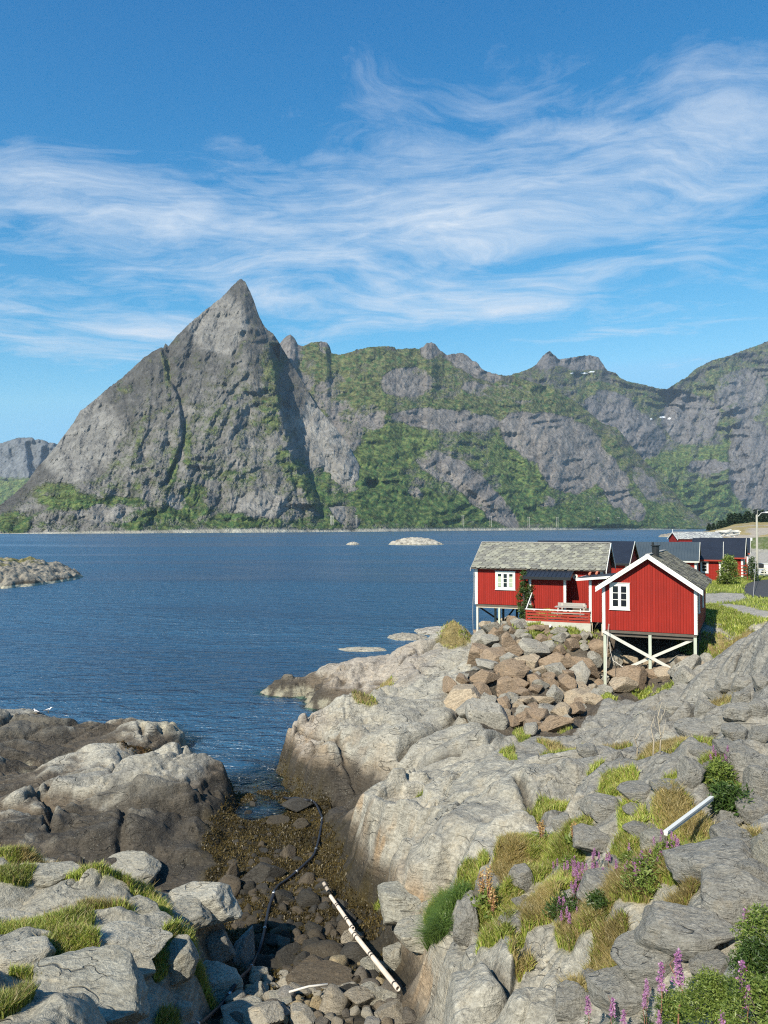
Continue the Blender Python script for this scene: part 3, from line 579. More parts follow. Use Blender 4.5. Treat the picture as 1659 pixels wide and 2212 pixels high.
SH = lambda u: np.interp(u, [-400, 0, 300, 600, 830, 1200, 1500, 2000], [1180, 1160, 1230, 1420, 1680, 2400, 3300, 4000])
def curve(pts, u): p = np.array(pts, float); return np.interp(u, p[:, 0], p[:, 1])
def mountain(name, u0, u1, sk, S, R, du, nv, feats, vegf, amp=1., seed=0, cols=None, snow=(), jag=2.2):
    us = np.arange(u0, u1, du); S_ = S(us)
    sky_ = curve(sk, us)
    hfade = np.clip((1150-sky_)/60, 0, 1)
    sky_ = sky_+hfade*(jag*fbm(us/9, us*0+seed, 4, seed+1)-jag*.8*np.abs(perlin(us/3.3, us*0+.5, seed+2)))
    _, Yr, Zr = ray(us, us*0+HZ); 
    vsh = HZ+CAMH*F/S_
    R_ = R(us, sky_, S_)
    s = np.linspace(0, 1, nv)[:, None]
    U = us[None]+0*s; V = vsh[None]+(sky_-vsh)[None]*s
    wu = U+9*fbm(U/30, V/30, 3, seed+5); wv_ = V+9*fbm(U/30, V/30, 3, seed+6)
    sc = S_[None]/1300.
    D = S_[None]+(R_-S_)[None]*(.80*s+.20*s*s)
    dl = 60*fbm(wu/150, wv_/200, 3, seed+10)+15*(np.abs(perlin(wu/46+wv_/190, wv_/120, seed+11))-.25)*-1.6
    dl = dl+10*(billow((wu+.35*wv_)/19, wv_/60, 3, seed+12)-.2)*-1.5+5.0*fbm(U/8, V/11, 4, seed+13)+2.4*fbm(U/2.9, V/4.5, 3, seed+15)
    dl = dl+4*(voro(wu/34+.3*wv_/34, wv_/22, seed+14)[2]-.5)
    ph = V/(30 if seed != 100 else 46)+1.7*fbm(U/150, V/90, 3, seed+50)+U/(260. if seed != 100 else 120.)
    lm = sst(fbm(U/70, V/60, 2, seed+51), -.25, .15)
    dl = dl+(7.5 if seed == 200 else 6)*np.sin(2*math.pi*ph)*lm
    LEDGE = np.cos(2*math.pi*ph)*lm
    ds = dl*amp
    for ft in feats:                              # ribs and gullies: (points, left width, right width, depth in metres; + is a gully)
        pts, wl, wr_, dm = ft; pp = np.array(pts, float)
        cu = np.interp(V, pp[:, 1], pp[:, 0], left=1e6, right=1e6) if pp[0, 1] < pp[-1, 1] else None
        q = (U+3.5*fbm(V/14, U/40, 3, seed+20))-cu
        end = sst(V, pp[0, 1], pp[0, 1]+14)*(1-sst(V, pp[-1, 1]-14, pp[-1, 1]))
        ds = ds+dm*end*np.where(q < 0, np.exp(-(q/wl)**2), np.exp(-(np.minimum(q, 900)/wr_)**2))
    D = D+ds*sc*sst(s, 0, .07)
    X, Y, Z = atd(U, V, D)
    C, vg = vegf(U, V, wu, wv_, s, seed, LEDGE)
    for (a, b, ra, rb) in snow:
        q = sst(1.2-((U-a)/ra)**2-((V-b)/rb)**2+.5*fbm(U/3, V/3, 2, 5), 0, .3); C = mixcol(C, (.85, .87, .9), q); vg = vg*(1-q)
    # the far side of the ridge
    nb = 14; kb = (np.arange(1, nb+1)/nb)[:, None]; Zt, Dt = Z[-1][None], D[-1][None]; xr_ = ((us-CX)/F)[None]
    Db = Dt+kb*np.maximum(Zt, 40)*1.3; Zb = Zt*(1-kb)**1.1-5*kb+Zt*.05*fbm(U[:1]/30, kb*3, 3, 9)*(1-kb)
    Xb = X[-1][None]*Db/Dt
    X = np.vstack([X, Xb]); Y = np.vstack([Y, Db]); Z = np.vstack([Z, Zb]); 
    Z[0] = -3
    C = np.vstack([C, np.repeat(C[-1:], nb, 0)]); vg = np.vstack([vg, np.repeat(vg[-1:], nb, 0)])
    me = npmesh(name, np.stack([X, Y, Z], -1).reshape(-1, 3), gridfaces(*X.shape))
    colattr(me, 'base', C.reshape(-1, 3)); fattr(me, 'veg', vg)
    o = link(name, me, M['mountain']); o['kind'] = 'structure'; return o
def el(U, V, u, v, ru, rv, a=0.):
    ca, sa = math.cos(rad(a)), math.sin(rad(a)); x = (U-u)*ca+(V-v)*sa; y = -(U-u)*sa+(V-v)*ca
    return (x/ru)**2+(y/rv)**2
def vegmix(greens, slabs, bias, rockc, shorew=True, treebias=0.):
    def fn(U, V, wu, wv_, s, seed, LEDGE):
        n = fbm(U/34, V/22, 5, seed+30, .6); n2 = fbm(U/7, V/5, 4, seed+31, .6)
        n3 = fbm(U/2.6, V/2.2, 3, seed+37, .7); g = bias(U, V, s)+.75*n+.7*n2+.35*n3-.22*LEDGE
        for e in greens: g = g+(e[5] if len(e) > 5 else .7)*sst(1.5-el(wu, wv_, *e[:4], e[4] if len(e) > 4 else 0), 0, 1)
        for e in slabs: g = g-(e[5] if len(e) > 5 else .9)*1.1*sst(1.4-el(wu, wv_, *e[:4], e[4] if len(e) > 4 else 0), 0, .4)
        vg = sst(g, -.34, .48)
        st = fbm((U+.4*V)/9, V/45, 4, seed+33, .6)
        C = np.zeros(U.shape+(3,)); C[:] = rockc
        C = mixcol(C, np.array(rockc)*1.3, np.clip(st*1.6, 0, 1)); C = mixcol(C, np.array(rockc)*.62, np.clip(-st*1.6, 0, 1))
        C = mixcol(C, np.array(rockc)*(.8, .83, .7), np.clip(n*1.5+.2, 0, 1)*.6)
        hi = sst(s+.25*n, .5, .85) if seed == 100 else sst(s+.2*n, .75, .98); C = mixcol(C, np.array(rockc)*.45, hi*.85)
        for e in slabs: C = mixcol(C, np.array(rockc)*1.5, .65*sst(1.4-el(wu, wv_, *e[:4], e[4] if len(e) > 4 else 0), 0, .5))
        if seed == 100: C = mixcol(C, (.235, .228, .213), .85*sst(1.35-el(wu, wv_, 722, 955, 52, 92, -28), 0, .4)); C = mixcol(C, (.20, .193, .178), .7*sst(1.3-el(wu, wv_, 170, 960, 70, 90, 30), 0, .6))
        l1 = np.exp(-(fbm((U+.45*V)/24, V/70, 4, seed+38)/.02)**2)*sst(n2, -.2, .2); l2 = np.exp(-(fbm(U/60, (V+.3*U)/18, 4, seed+39)/.018)**2)*sst(-n, -.2, .2)
        l4 = np.exp(-(fbm((U-.75*V)/20, (V+U)/90, 4, seed+41)/.022)**2)*sst(n, -.25, .15); C = mixcol(C, np.array(rockc)*.25, np.clip(l1*.85+l2*.6+l4*.75, 0, 1))
        C = mixcol(C, np.array(rockc)*1.7, sst(n3, .30, .5)*.5)
        tr = sst(fbm(U/11, V/8, 5, seed+36, .65)+treebias+.16*sst(.45-s, 0, .3), .04, .24)
        grn = np.zeros_like(C); grn[:] = (.10, .134, .042); grn = mixcol(grn, (.105, .108, .05), sst(s+.2*n, .45, .8)*.8); grn = mixcol(grn, (.14, .138, .055), np.clip(n2*1.5, 0, 1)); grn = mixcol(grn, (.036, .08, .026), tr*.85)
        C = C+(grn-C)*vg[..., None]
        if shorew:
            q = sst(.022-s, 0, .012); C = mixcol(C, (.36, .34, .28), q); vg = vg*(1-q)
        return C, vg
    return fn
GA = [(120,1065,55,22),(150,1085,60,18),(260,1085,60,12),(30,1130,40,25,0,.8),(330,1125,95,25),(400,1100,60,20),(500,1128,60,18),(420,1065,35,18),(585,860,22,80,0,.55),
      (590,780,26,40,0,.6),(360,800,8,60,-8,.7),(270,832,20,16,0,.5),(405,960,9,50,0,.6),(375,1010,9,50,10,.6),(640,1020,60,24,50,.6),(690,1070,50,26,60,.6),(500,1030,60,12,0,.4),
      (485,880,50,7,-40,.5),(320,850,6,40,0,.4),(300,950,6,70,12,.35),(690,1130,60,14,0,.6),(560,1130,60,12,0,.5),(205,1075,40,10,0,.6),(270,1050,40,10,0,.3)]
SA = [(715,950,60,95,-20,.9),(715,1075,16,60,-30,.8),(170,940,80,90,30,.5),(230,1110,60,18,0,.5),(470,700,60,60,0,.5),(560,1090,60,25,0,.4),(380,1085,20,14,0,.7)]
FA = [([(585,740),(600,800),(606,850),(618,900),(632,950),(650,1000),(684,1060),(702,1100)], 4, 66, 105),
      ([(585,740),(592,800),(596,850),(604,900),(616,950),(630,1000),(664,1060),(684,1100)], 70, 8, -34),
      ([(548,700),(560,730),(585,790),(590,850)], 60, 20, -30),
      ([(350,748),(366,820),(386,850),(394,900),(396,950),(378,1000),(350,1052)], 2.2, 13, 24),
      ([(350,748),(362,820),(380,850),(388,900),(390,950),(372,1000),(344,1052)], 26, 4, -13),
      ([(268,838),(275,900),(300,960),(322,1010)], 3, 9, 8), ([(330,790),(328,860),(322,930)], 2, 8, 6),
      ([(545,800),(510,835),(480,875),(455,930)], 4, 16, 12), ([(560,640),(566,690),(580,740)], 2, 20, 18),
      ([(505,870),(490,905),(470,960)], 4, 10, 10), ([(250,900),(232,960),(214,1010)], 3, 8, 5),
      ([(625,1000),(640,1060),(660,1140)], 3, 12, 10), ([(440,800),(430,860)], 2, 12, 9), ([(520,650),(500,760),(470,840)], 30, 14, -10)]
RA = lambda u, v, S: S+120+760*np.clip((1150-v)/545, 0, 1)**.8
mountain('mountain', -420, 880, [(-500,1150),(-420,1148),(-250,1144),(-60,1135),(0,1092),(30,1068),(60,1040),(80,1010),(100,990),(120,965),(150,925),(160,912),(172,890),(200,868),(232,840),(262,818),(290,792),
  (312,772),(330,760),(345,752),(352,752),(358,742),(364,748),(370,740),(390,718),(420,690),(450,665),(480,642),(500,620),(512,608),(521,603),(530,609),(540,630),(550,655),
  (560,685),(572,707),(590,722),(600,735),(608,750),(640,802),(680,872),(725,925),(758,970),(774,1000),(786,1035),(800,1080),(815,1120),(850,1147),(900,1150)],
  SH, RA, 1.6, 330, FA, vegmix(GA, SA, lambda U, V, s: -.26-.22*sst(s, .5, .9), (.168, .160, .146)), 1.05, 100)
GB = [(700,790,60,30,0,.6),(800,850,60,40,0,.5),(780,1000,50,40,0,.5),(1150,870,60,20,10,.5),(840,775,90,18,0,.5),(900,800,80,14),(1000,880,90,16,10),(1060,860,60,30),(860,960,70,40),(820,1060,60,60),(1190,860,90,26,15,.7),(1100,980,40,60),(1130,1060,50,60,0,.5),
      (1300,960,60,18,35,.5),(690,760,40,16),(760,860,40,60,0,.3),(1400,1110,80,30,0,.6),(1240,1110,90,25),(900,1100,140,30),(1100,1110,90,25,0,.5),(1290,1030,20,40,0,.4)]
SB = [(876,827,52,30,0,1.1),(965,907,105,22,4,1.2),(1191,950,105,52,15,1.25),(1230,1015,60,45,10,1.1),(1343,1078,60,20,40,1.1),(1030,1060,105,26,42,1.2),(960,1010,60,25,20,.6),
      (1083,849,80,16,8,.8),(1000,775,40,22,30,.9),(930,755,22,18,0,.8),(1310,1010,60,25,50,.8),(740,930,40,50,0,.5),(720,850,36,40,0,.4),(627,745,22,30,0,1),(1030,800,50,14,20,.6),
      (705,752,14,16,0,.8),(650,800,30,50,0,.5),(800,900,30,26,30,.6),(900,1068,20,12,40,.7),(1180,1090,20,14,0,.5),(1400,1050,50,16,50,.5)]
FB = [([(790,1030),(800,1065)], 3, 30, 55), ([(705,740),(715,800)], 3, 20, 25), ([(1270,930),(1300,1000),(1330,1060)], 5, 30, 20), ([(870,800),(886,850)], 4, 12, 9),
      ([(1104,930),(1100,1000),(1130,1060)], 25, 40, 30), ([(950,990),(1000,1040),(1090,1110)], 16, 60, -22), ([(640,770),(668,850),(700,930)], 4, 26, 22), ([(1180,985),(1190,1040)], 3, 14, 10),
      ([(1350,930),(1370,980)], 3, 12, 6), ([(930,745),(945,790)], 3, 16, 12)]
RB = lambda u, v, S: S+150+1050*np.clip((1150-v)/400, 0, 1)**.75
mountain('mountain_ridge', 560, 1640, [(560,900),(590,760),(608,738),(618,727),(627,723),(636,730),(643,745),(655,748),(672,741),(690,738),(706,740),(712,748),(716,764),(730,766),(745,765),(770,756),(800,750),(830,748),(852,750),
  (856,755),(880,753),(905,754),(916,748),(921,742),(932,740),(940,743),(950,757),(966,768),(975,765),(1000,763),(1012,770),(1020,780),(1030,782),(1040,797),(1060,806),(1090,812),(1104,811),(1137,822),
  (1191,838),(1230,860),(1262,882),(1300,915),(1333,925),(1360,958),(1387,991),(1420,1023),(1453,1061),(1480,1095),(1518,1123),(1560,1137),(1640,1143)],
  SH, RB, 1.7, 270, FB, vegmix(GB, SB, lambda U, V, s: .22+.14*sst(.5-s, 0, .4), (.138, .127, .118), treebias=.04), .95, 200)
GC = [(1300,850,50,20,10,.6),(1436,1000,60,22,-10,.7),(1480,1080,120,40,0,.9),(1560,980,50,20,0,.6),(1400,870,60,16,0,.3),(1590,1110,60,30,0,.8),(1520,900,12,60,20,.5),(1560,820,50,20,-30,.4)]
SCL = [(1327,893,60,40,30,.9),(1382,947,50,45,20,.9),(1491,904,55,50,0,.9),(1627,1012,48,100,-8,1.2),(1529,1007,40,14,0,.9),(1187,775,30,20,0,.8),(1260,785,50,14,0,.6),(1600,850,50,50,0,.5)]
FC = [([(1240,800),(1250,850)], 4, 30, 30), ([(1440,840),(1445,920),(1440,1000)], 20, 50, 45), ([(1580,880),(1575,960),(1590,1080)], 6, 30, 25), ([(1505,830),(1540,900),(1560,980)], 10, 40, 20),
      ([(1200,770),(1212,800)], 3, 20, 25)]
RC = lambda u, v, S: S+250+900*np.clip((1150-v)/400, 0, 1)**.8
mountain('mountain_range', 1060, 2150, [(1060,830),(1110,808),(1137,800),(1150,793),(1159,787),(1172,770),(1180,763),(1187,758),(1193,764),(1200,770),(1208,777),(1235,773),(1255,769),(1275,768),(1292,772),(1303,787),(1311,801),
  (1330,806),(1341,818),(1360,825),(1398,833),(1420,839),(1440,841),(1458,830),(1485,814),(1501,798),(1540,778),(1572,770),(1605,757),(1638,746),(1680,728),(1760,700),(1850,720),(2150,900)],
  lambda u: SH(u)+700, RC, 1.8, 250, FC, vegmix(GC, SCL, lambda U, V, s: .16-.1*sst(s, .6, .9)+.25*sst(.4-s, 0, .3), (.115, .110, .11), treebias=.03), 1.1, 300,
  snow=[(1262,806,8,1.2),(1278,803,7,1.1),(1236,806,4,1),(1431,901,6,1.8),(1446,904,3,2.2),(1407,905,3,1.2)])
mountain('distant_mountain', -500, 190, [(-500,900),(-200,930),(-60,950),(0,959),(20,952),(40,946),(70,945),(76,952),(85,948),(105,956),(120,958),(150,975),(190,1000)],
  lambda u: 4200+0*u, lambda u, v, S: S+900+0*u, 2.2, 110, [([(60,950),(64,1000),(70,1040)], 3, 16, 40), ([(20,960),(30,1000)], 3, 12, 20), ([(95,960),(92,1010)], 3, 14, 25)],
  vegmix([(60,1070,120,40,0,.8)], [(60,990,110,40,0,.6)], lambda U, V, s: -.05, (.115, .12, .125), False), 1.0, 400, snow=[(118,960,4,1)])

# low wooded knoll beyond the huts, skerries in the fjord, the islet at the left
def islet(name, u, v, hw, hh, dep, seed, top=(.36, .34, .29), grass=0., x1=None, mat='terrain_rock', n=150, low=1.):
    "a whale-backed rock: centre of its waterline at photo (u, v), half width and height in photo units, depth in metres"
    cx, cy = atz(u, v, 0.); d = cy; w = hw*d/F; h = hh*d/F*1.15
    a = np.linspace(-1.15, 1.15, n); X, Y = np.meshgrid(a, a); rr = np.sqrt(X*X+Y*Y+1e-9)
    ang = .18*fbm(X*1.7+seed, Y*1.7, 3, seed)
    prof = np.clip(1-(rr+ang)**2.2, -1, 1)
    Z = h*np.sign(prof)*np.abs(prof)**.8+h*.5*(billow(X*2.6+seed, Y*2.2, 4, seed+1)-.25)*(prof > -.3)+.12*h*fbm(X*14, Y*14, 3, seed+3)
    wx_, wy_ = X*w, Y*dep
    nn = fbm(X*5, Y*5, 4, seed+2); C = np.zeros(X.shape+(3,)); C[:] = top
    C = mixcol(C, (.16, .145, .12), np.clip(nn*2+.1, 0, 1)); zz = Z/h
    C = mixcol(C, (.07, .06, .045), sst(.22-zz+.2*nn, 0, .12)); C = mixcol(C, (.36, .34, .26), sst(.12-zz, 0, .04))
    if grass: C = mixcol(C, (.20, .18, .07), sst(zz+.5*nn-grass, 0, .2)*.9)
    me = npmesh(name, np.stack([wx_+cx, wy_+cy+dep*.6, Z], -1).reshape(-1, 3), gridfaces(n, n, (Z[:-1, :-1] > -1.5*low)))
    colattr(me, 'base', C.reshape(-1, 3)); o = link(name, me, M[mat]); o['kind'] = 'structure'; return o
islet('rock_islet', -110, 1270, 163, 46, 26, 7, (.26, .235, .19), grass=.85, n=300)
islet('skerry', 902, 1177, 60, 12, 22, 9, (.40, .37, .31))
islet('skerry', 762, 1177, 14, 5, 8, 10, (.40, .37, .31))
islet('skerry', 785, 1406, 52, 3.5, 1.2, 12, (.38, .35, .28), n=80)
islet('skerry', 880, 1381, 44, 7, 2.0, 13, (.34, .31, .25), n=80)
islet('skerry', 960, 1370, 60, 8, 3, 14, (.38, .35, .3), n=80)
islet('skerry', 1470, 1160, 40, 8, 14, 15, (.22, .2, .17))
def knoll(name, u0, u1, d, pts, seed, gcol, dep):
    us = np.linspace(u0, u1, 260); top = curve(pts, us); n = 90; s = np.linspace(-.05, 1.6, n)[:, None]
    Zt = CAMH+(HZ-top)*(d+dep)/F; prof = np.where(s < 1, np.clip(s, 0, 1)**.6, 1-(s-1)**2*1.6)-.15*(s < 0)
    D = d+dep*s; X = (us-CX)[None]*D/F; Z = Zt[None]*prof*1.0; nn = fbm(X/18, D/9, 5, seed)
    Z = Z+1.3*nn*(s > .03)+2.2*(billow(X/30, D/14, 3, seed+1)-.25)*(s > .05)
    C = np.zeros(X.shape+(3,)); C[:] = (.30, .265, .225); C = mixcol(C, gcol, sst(nn+.35*sst(prof, .5, .9), .05, .3)); C = mixcol(C, (.38, .31, .25), sst(.25-prof+.2*nn, 0, .1)*.8)
    me = npmesh(name, np.stack([X, D+0*X, Z], -1).reshape(-1, 3), gridfaces(n, len(us))); colattr(me, 'base', C.reshape(-1, 3))
    link(name, me, M['terrain_rock'])['kind'] = 'structure'
knoll('knoll', 1470, 2000, 430, [(1470,1160),(1500,1150),(1530,1147),(1560,1141),(1590,1133),(1625,1128),(1659,1128),(1750,1118),(1850,1130),(2000,1160)], 31, (.25, .20, .09), 60)
# ------------------------------------------------------------------ red cabins
def hut(p, ridge, roof, label, group=None, name='cabin', wallname='wall'):
    """p = x0,y0,z0,yaw,along,across,eave,ridge height,eave overhang,gable overhang; ridge 'x' runs along local x, 'y' runs back"""
    x0, y0, z0, yaw, L, Wd, he, hr, oe, og = p
    root = empty(name, (x0, y0, z0), -yaw, label=label, cat='cabin', group=group)
    ax = 0 if ridge == 'x' else 1
    # prism cross-section runs over the other axis
    th = .05
    MB().prism([(0, 0), (Wd, 0), (Wd, he), (Wd/2, hr-.02), (0, he)], ax, 0, L).build(wallname, M['red_cladding'], root)
    sl = (hr-he)/(Wd/2); roofb = MB()
    zt = .06
    roofb.prism([(-oe, he-sl*oe+.02), (Wd/2, hr+.02), (Wd/2, hr+.02+zt), (-oe, he-sl*oe+.02+zt)], ax, -og, L+og)
    roofb.prism([(Wd/2+.001, hr+.02), (Wd+oe, he-sl*oe+.02), (Wd+oe, he-sl*oe+.02+zt), (Wd/2+.001, hr+.02+zt)], ax, -og, L+og)
    r = roofb.build('roof', M[roof] if not roof.startswith('slate') else M['dark_wood'], root)
    T = (lambda c, z, l: (l, c, z)) if ax == 0 else (lambda c, z, l: (c, l, z))
    if roof.startswith('slate'):
        rr = random.Random(5); sb = MB(); hw = Wd/2+oe; slen = math.hypot(hw, sl*hw); nx, nz = -sl/math.hypot(1, sl), 1/math.hypot(1, sl)
        ex, ez = 1/math.hypot(1, sl), sl/math.hypot(1, sl); sp = .33; rw = .25
        for side in (0, 1):
            for j in range(int(slen/rw)+1):
                k0 = max(0., j*rw-.02); k1 = min(slen, k0+rw*1.75)
                for i in range(-1, int((L+2*og)/sp)+1):
                    l0 = -og+(i+(j % 2)*.5)*sp+rr.uniform(-.015, .015); l0c, l1c = max(l0, -og), min(l0+sp*.97, L+og)
                    if l1c-l0c < .05: continue
                    lift = zt+.02+.04+rr.uniform(0, .03); lo = rr.uniform(-.025, .02)
                    out = [(l0c+.0, k0+.07), (l0c+(l1c-l0c)*.25, k0+lo), (l0c+(l1c-l0c)*.75, k0+lo), (l1c, k0+.07), (l1c, k1), (l0c, k1)]
                    pts = []
                    for (l, k), up in zip(out, (1, 1, 1, 1, 0, 0)):
                        h = lift if up else zt+.024
                        cc = -oe+k*ex+nx*h; z = he-sl*oe+k*ez+nz*h
                        if side: cc = Wd-cc
                        pts.append(T(cc, z, l))
                    low = [(q[0], q[1], q[2]-.02) for q in pts[:4]]
                    b = len(sb.v); sb.v += pts+low
                    f = [(0, 1, 2, 3, 4, 5), (0, 6, 7, 1), (1, 7, 8, 2), (2, 8, 9, 3)]
                    flip = (side == 1) ^ (ax == 1)
                    for q in f: sb.f.append(tuple(b+i_ for i_ in (q[::-1] if flip else q)))
        sb.build('slate_covering', M[roof], r)
        MB().bar(T(Wd/2, hr+.12, -og), T(Wd/2, hr+.12, L+og), .22, .04).build('ridge_cap', M['grey_wood'], r)
    return root, T, sl
def barge(root, T, Wd, he, hr, oe, sl, l, sgn, mat, w=.2, double=True, z=0.):
    for s_, mid in ((0, 1), (1, -1)):
        b = MB()
        e = (-oe-.02, he-sl*oe-.01) if s_ == 0 else (Wd+oe+.02, he-sl*oe-.01)
        a = (Wd/2, hr+.07)
        for k, (dz, ww, tk) in enumerate(((0.02, w*.55, .05), (-w*.45, w*.5, .03)) if double else ((-.04, w, .05),)):
            b.prism([(e[0], e[1]+dz-ww/2), (a[0], a[1]+dz-ww/2), (a[0], a[1]+dz+ww/2), (e[0], e[1]+dz+ww/2)], 1 if T(0, 0, 1)[1] == 1 else 0, l+sgn*.002, l+sgn*tk)
        b.build('barge_board', M[mat], root)
def window(root, plane, a0, a1, z0, z1, cols, rows, out, curtains=(), fr=.09):
    "plane 'y': in the wall facing -y at y=out; plane 'x': facing +x at x=out"
    def B(mb, p0, p1, d0, d1, q0, q1):
        if plane == 'y': mb.box(p0, p1, out-d1, out-d0, q0, q1)
        else: mb.box(out+d0, out+d1, p0, p1, q0, q1)
    w = MB(); B(w, a0, a1, 0, .05, z0, z0+fr); B(w, a0, a1, 0, .05, z1-fr, z1); B(w, a0, a0+fr, 0, .05, z0+fr, z1-fr); B(w, a1-fr, a1, 0, .05, z0+fr, z1-fr)
    B(w, a0-.03, a1+.03, 0, .08, z1, z1+.03); B(w, a0-.03, a1+.03, 0, .07, z0-.03, z0)
    wi = w.build('window', M['white_paint'], root)
    n = len(cols); cw = (a1-a0-2*fr)/n; sash = MB(); gl = MB()
    for i in range(n):
        c0 = a0+fr+i*cw; c1 = c0+cw; st = .075
        B(sash, c0, c0+st, 0, .04, z0+fr, z1-fr); B(sash, c1-st, c1, 0, .04, z0+fr, z1-fr)
        B(sash, c0+st, c1-st, 0, .04, z0+fr, z0+fr+st); B(sash, c0+st, c1-st, 0, .04, z1-fr-st, z1-fr)
        hh = (z1-z0-2*fr-2*st)/rows
        for j in range(1, rows): B(sash, c0+st, c1-st, 0, .035, z0+fr+st+j*hh-.016, z0+fr+st+j*hh+.016)
        B(gl, c0+st, c1-st, .002, .012, z0+fr+st, z1-fr-st)
        if i in curtains:
            cu = MB()
            for q in range(5):
                u0 = c0+st+(c1-c0-2*st)*q/5; B(cu, u0, u0+(c1-c0-2*st)/5-.004, .013, .016+.004*(q % 2), z0+fr+st+.03, z1-fr-st-.16)
            cu.build('curtain', M['curtain'], wi)
    sash.build('sash', M['white_paint'], wi); gl.build('pane', M['glass'], wi)
def post(root, x, y, top, w=.14, mat='green_grey_post', foot=None):
    c, s_ = math.cos(root.rotation_euler[2]), math.sin(root.rotation_euler[2])
    X = root.location[0]+x*c-y*s_; Y = root.location[1]+x*s_+y*c
    zb = (float(gz(X, Y)) if foot is None else foot)-root.location[2]-.25
    MB().box(x-w/2, x+w/2, y-w/2, y+w/2, zb, top).build('post', M[mat], root)
# the near cabin on stilts, gable to the viewer
H1 = (11.732, 41.299, 5.006, .449, 7.74, 4.698, 2.399, 3.937, .294, .334)
root, T, sl = hut(H1, 'y', 'slate_dark', 'nearest red cabin with white gable trim standing on braced stilts over boulders')
Wd, he, hr, oe, og, L = 4.698, 2.399, 3.937, .294, .334, 7.74
barge(root, T, Wd, he, hr, oe, sl, -og, -1, 'white_paint', .26); barge(root, T, Wd, he, hr, oe, sl, L+og, 1, 'white_paint', .2, False)
for (x, y0, y1) in ((0, -.03, .14), (Wd, -.03, .14)):
    MB().box(x-(.14 if x else .03), x+(.03 if x else .14), -.03, -.001, -.02, he-.1).build('corner_board', M['white_paint'], root)
    MB().box(x+(.001 if x else -.03), x+(.03 if x else -.001), -.03, .13, -.02, he-.1).build('corner_board', M['white_paint'], root)
window(root, 'y', .37, 1.40, 1.10, 2.50, (0, 1), 3, 0)
window(root, 'x', .9, 1.7, 1.0, 2.1, (0, 1), 3, Wd); window(root, 'x', 4.2, 5.0, 1.0, 2.1, (0, 1), 3, Wd)
MB().tube([(Wd/2+.2, 1.5, hr-.35), (Wd/2+.2, 1.5, hr+.52)], .19, 16).tube([(Wd/2+.2, 1.5, hr+.52), (Wd/2+.2, 1.5, hr+.57)], .25, 16).tube([(Wd/2+.06, 1.5, hr+.57), (Wd/2+.06, 1.5, hr+.72)], .06, 10).build('chimney', M['black_metal'], root)
fl = MB().box(.03, Wd-.03, .03, L-.03, -.16, -.01)
for k in range(8): fl.box(.1, Wd-.1, .15+k*1.02, .27+k*1.02, -.34, -.162)
fl.build('floor_frame', M['dark_wood'], root)
for y in (.12, 3.9, 7.5):
    for x in (.10, Wd/2+.05, Wd-.10): post(root, x, y, -.16 if y > 1 else -.02, .15 if y < 1 else .14, 'green_grey_post' if y < 1 else 'dark_wood')
MB().bar((-.02, -.03, -.07), (Wd-.08, -.03, -2.42), .16, .04, (0, 1, 0)).build('brace', M['old_white_paint'], root)
MB().bar((Wd-.05, .24, -.22), (.15, .24, -2.55), .04, .14).build('brace', M['old_white_paint'], root)
MB().bar((.1, .3, -.2), (.1, 3.8, -2.0), .05, .14).build('brace', M['dark_wood'], root)
MB().bar((Wd-.1, .3, -2.0), (Wd-.1, 3.8, -.3), .05, .14).build('brace', M['dark_wood'], root)
# side porch of the near cabin
an = MB().box(-1.30, -.002, 3.17, 5.6, -.02, 2.42).build('side_porch', M['red_cladding'], root)
MB().box(-1.33, -1.17, 3.14, 3.168, -.04, 2.40).box(-1.33, -1.302, 3.14, 3.3, -.04, 2.40).build('corner_board', M['white_paint'], an)
MB().prism([(-1.95, 2.46), (-.0, 2.66), (-.0, 2.72), (-1.95, 2.52)], 1, 2.75, 5.9).build('porch_roof', M['black_roof'], an)
MB().prism([(-1.97, 2.36), (-.0, 2.56), (-.0, 2.70), (-1.97, 2.50)], 1, 2.72, 2.748).prism([(-1.99, 2.36), (-1.955, 2.36), (-1.955, 2.52), (-1.99, 2.52)], 1, 2.72, 5.9).build('fascia', M['white_paint'], an)
post(root, -1.2, 3.3, -.03, .12, 'raw_wood'); post(root, -.6, 3.35, -.03, .1, 'raw_wood')
rope = MB()
H1W = root.matrix_basis.copy()
from mathutils import Vector, Matrix
def world(rt, p): return tuple(Matrix.LocRotScale(rt.location, rt.rotation_euler, None) @ Vector(p))
R1 = root
# ---- the long cabin behind it
H2 = (5.998, 50.579, 5.453, .387, 8.123, 5.161, 2.457, 3.888, .31, .209)
root, T, sl = hut(H2, 'x', 'slate', 'long red cabin with pale slate roof and black porch roof at the water edge')
Wd, he, hr, oe, og, L = 5.161, 2.457, 3.888, .31, .209, 8.123
barge(root, T, Wd, he, hr, oe, sl, L+og, 1, 'white_paint', .18, False); barge(root, T, Wd, he, hr, oe, sl, -og, -1, 'grey_wood', .14, False)
for x in (0, L):
    MB().box(x-(.17 if x else .03), x+(.03 if x else .17), -.03, -.001, -.03, he-.12).build('corner_board', M['white_paint'], root)
    MB().box(x+(.001 if x else -.03), x+(.03 if x else -.001), -.03, .15, -.03, he-.12).build('corner_board', M['white_paint'], root)
window(root, 'y', 1.36, 2.66, .98, 2.16, (0, 1, 2), 3, 0, (0, 2))
po = MB().box(3.80, 6.05, -1.2, -.002, -.02, 1.92).build('porch', M['red_cladding'], root)
MB().box(3.77, 3.93, -1.23, -1.202, -.03, 1.88).box(3.77, 3.798, -1.23, -1.05, -.03, 1.88).build('corner_board', M['white_paint'], po)
MB().box(5.92, 6.08, -1.23, -1.202, -.03, 1.88).box(6.052, 6.08, -1.23, -1.05, -.03, 1.88).build('corner_board', M['white_paint'], po)
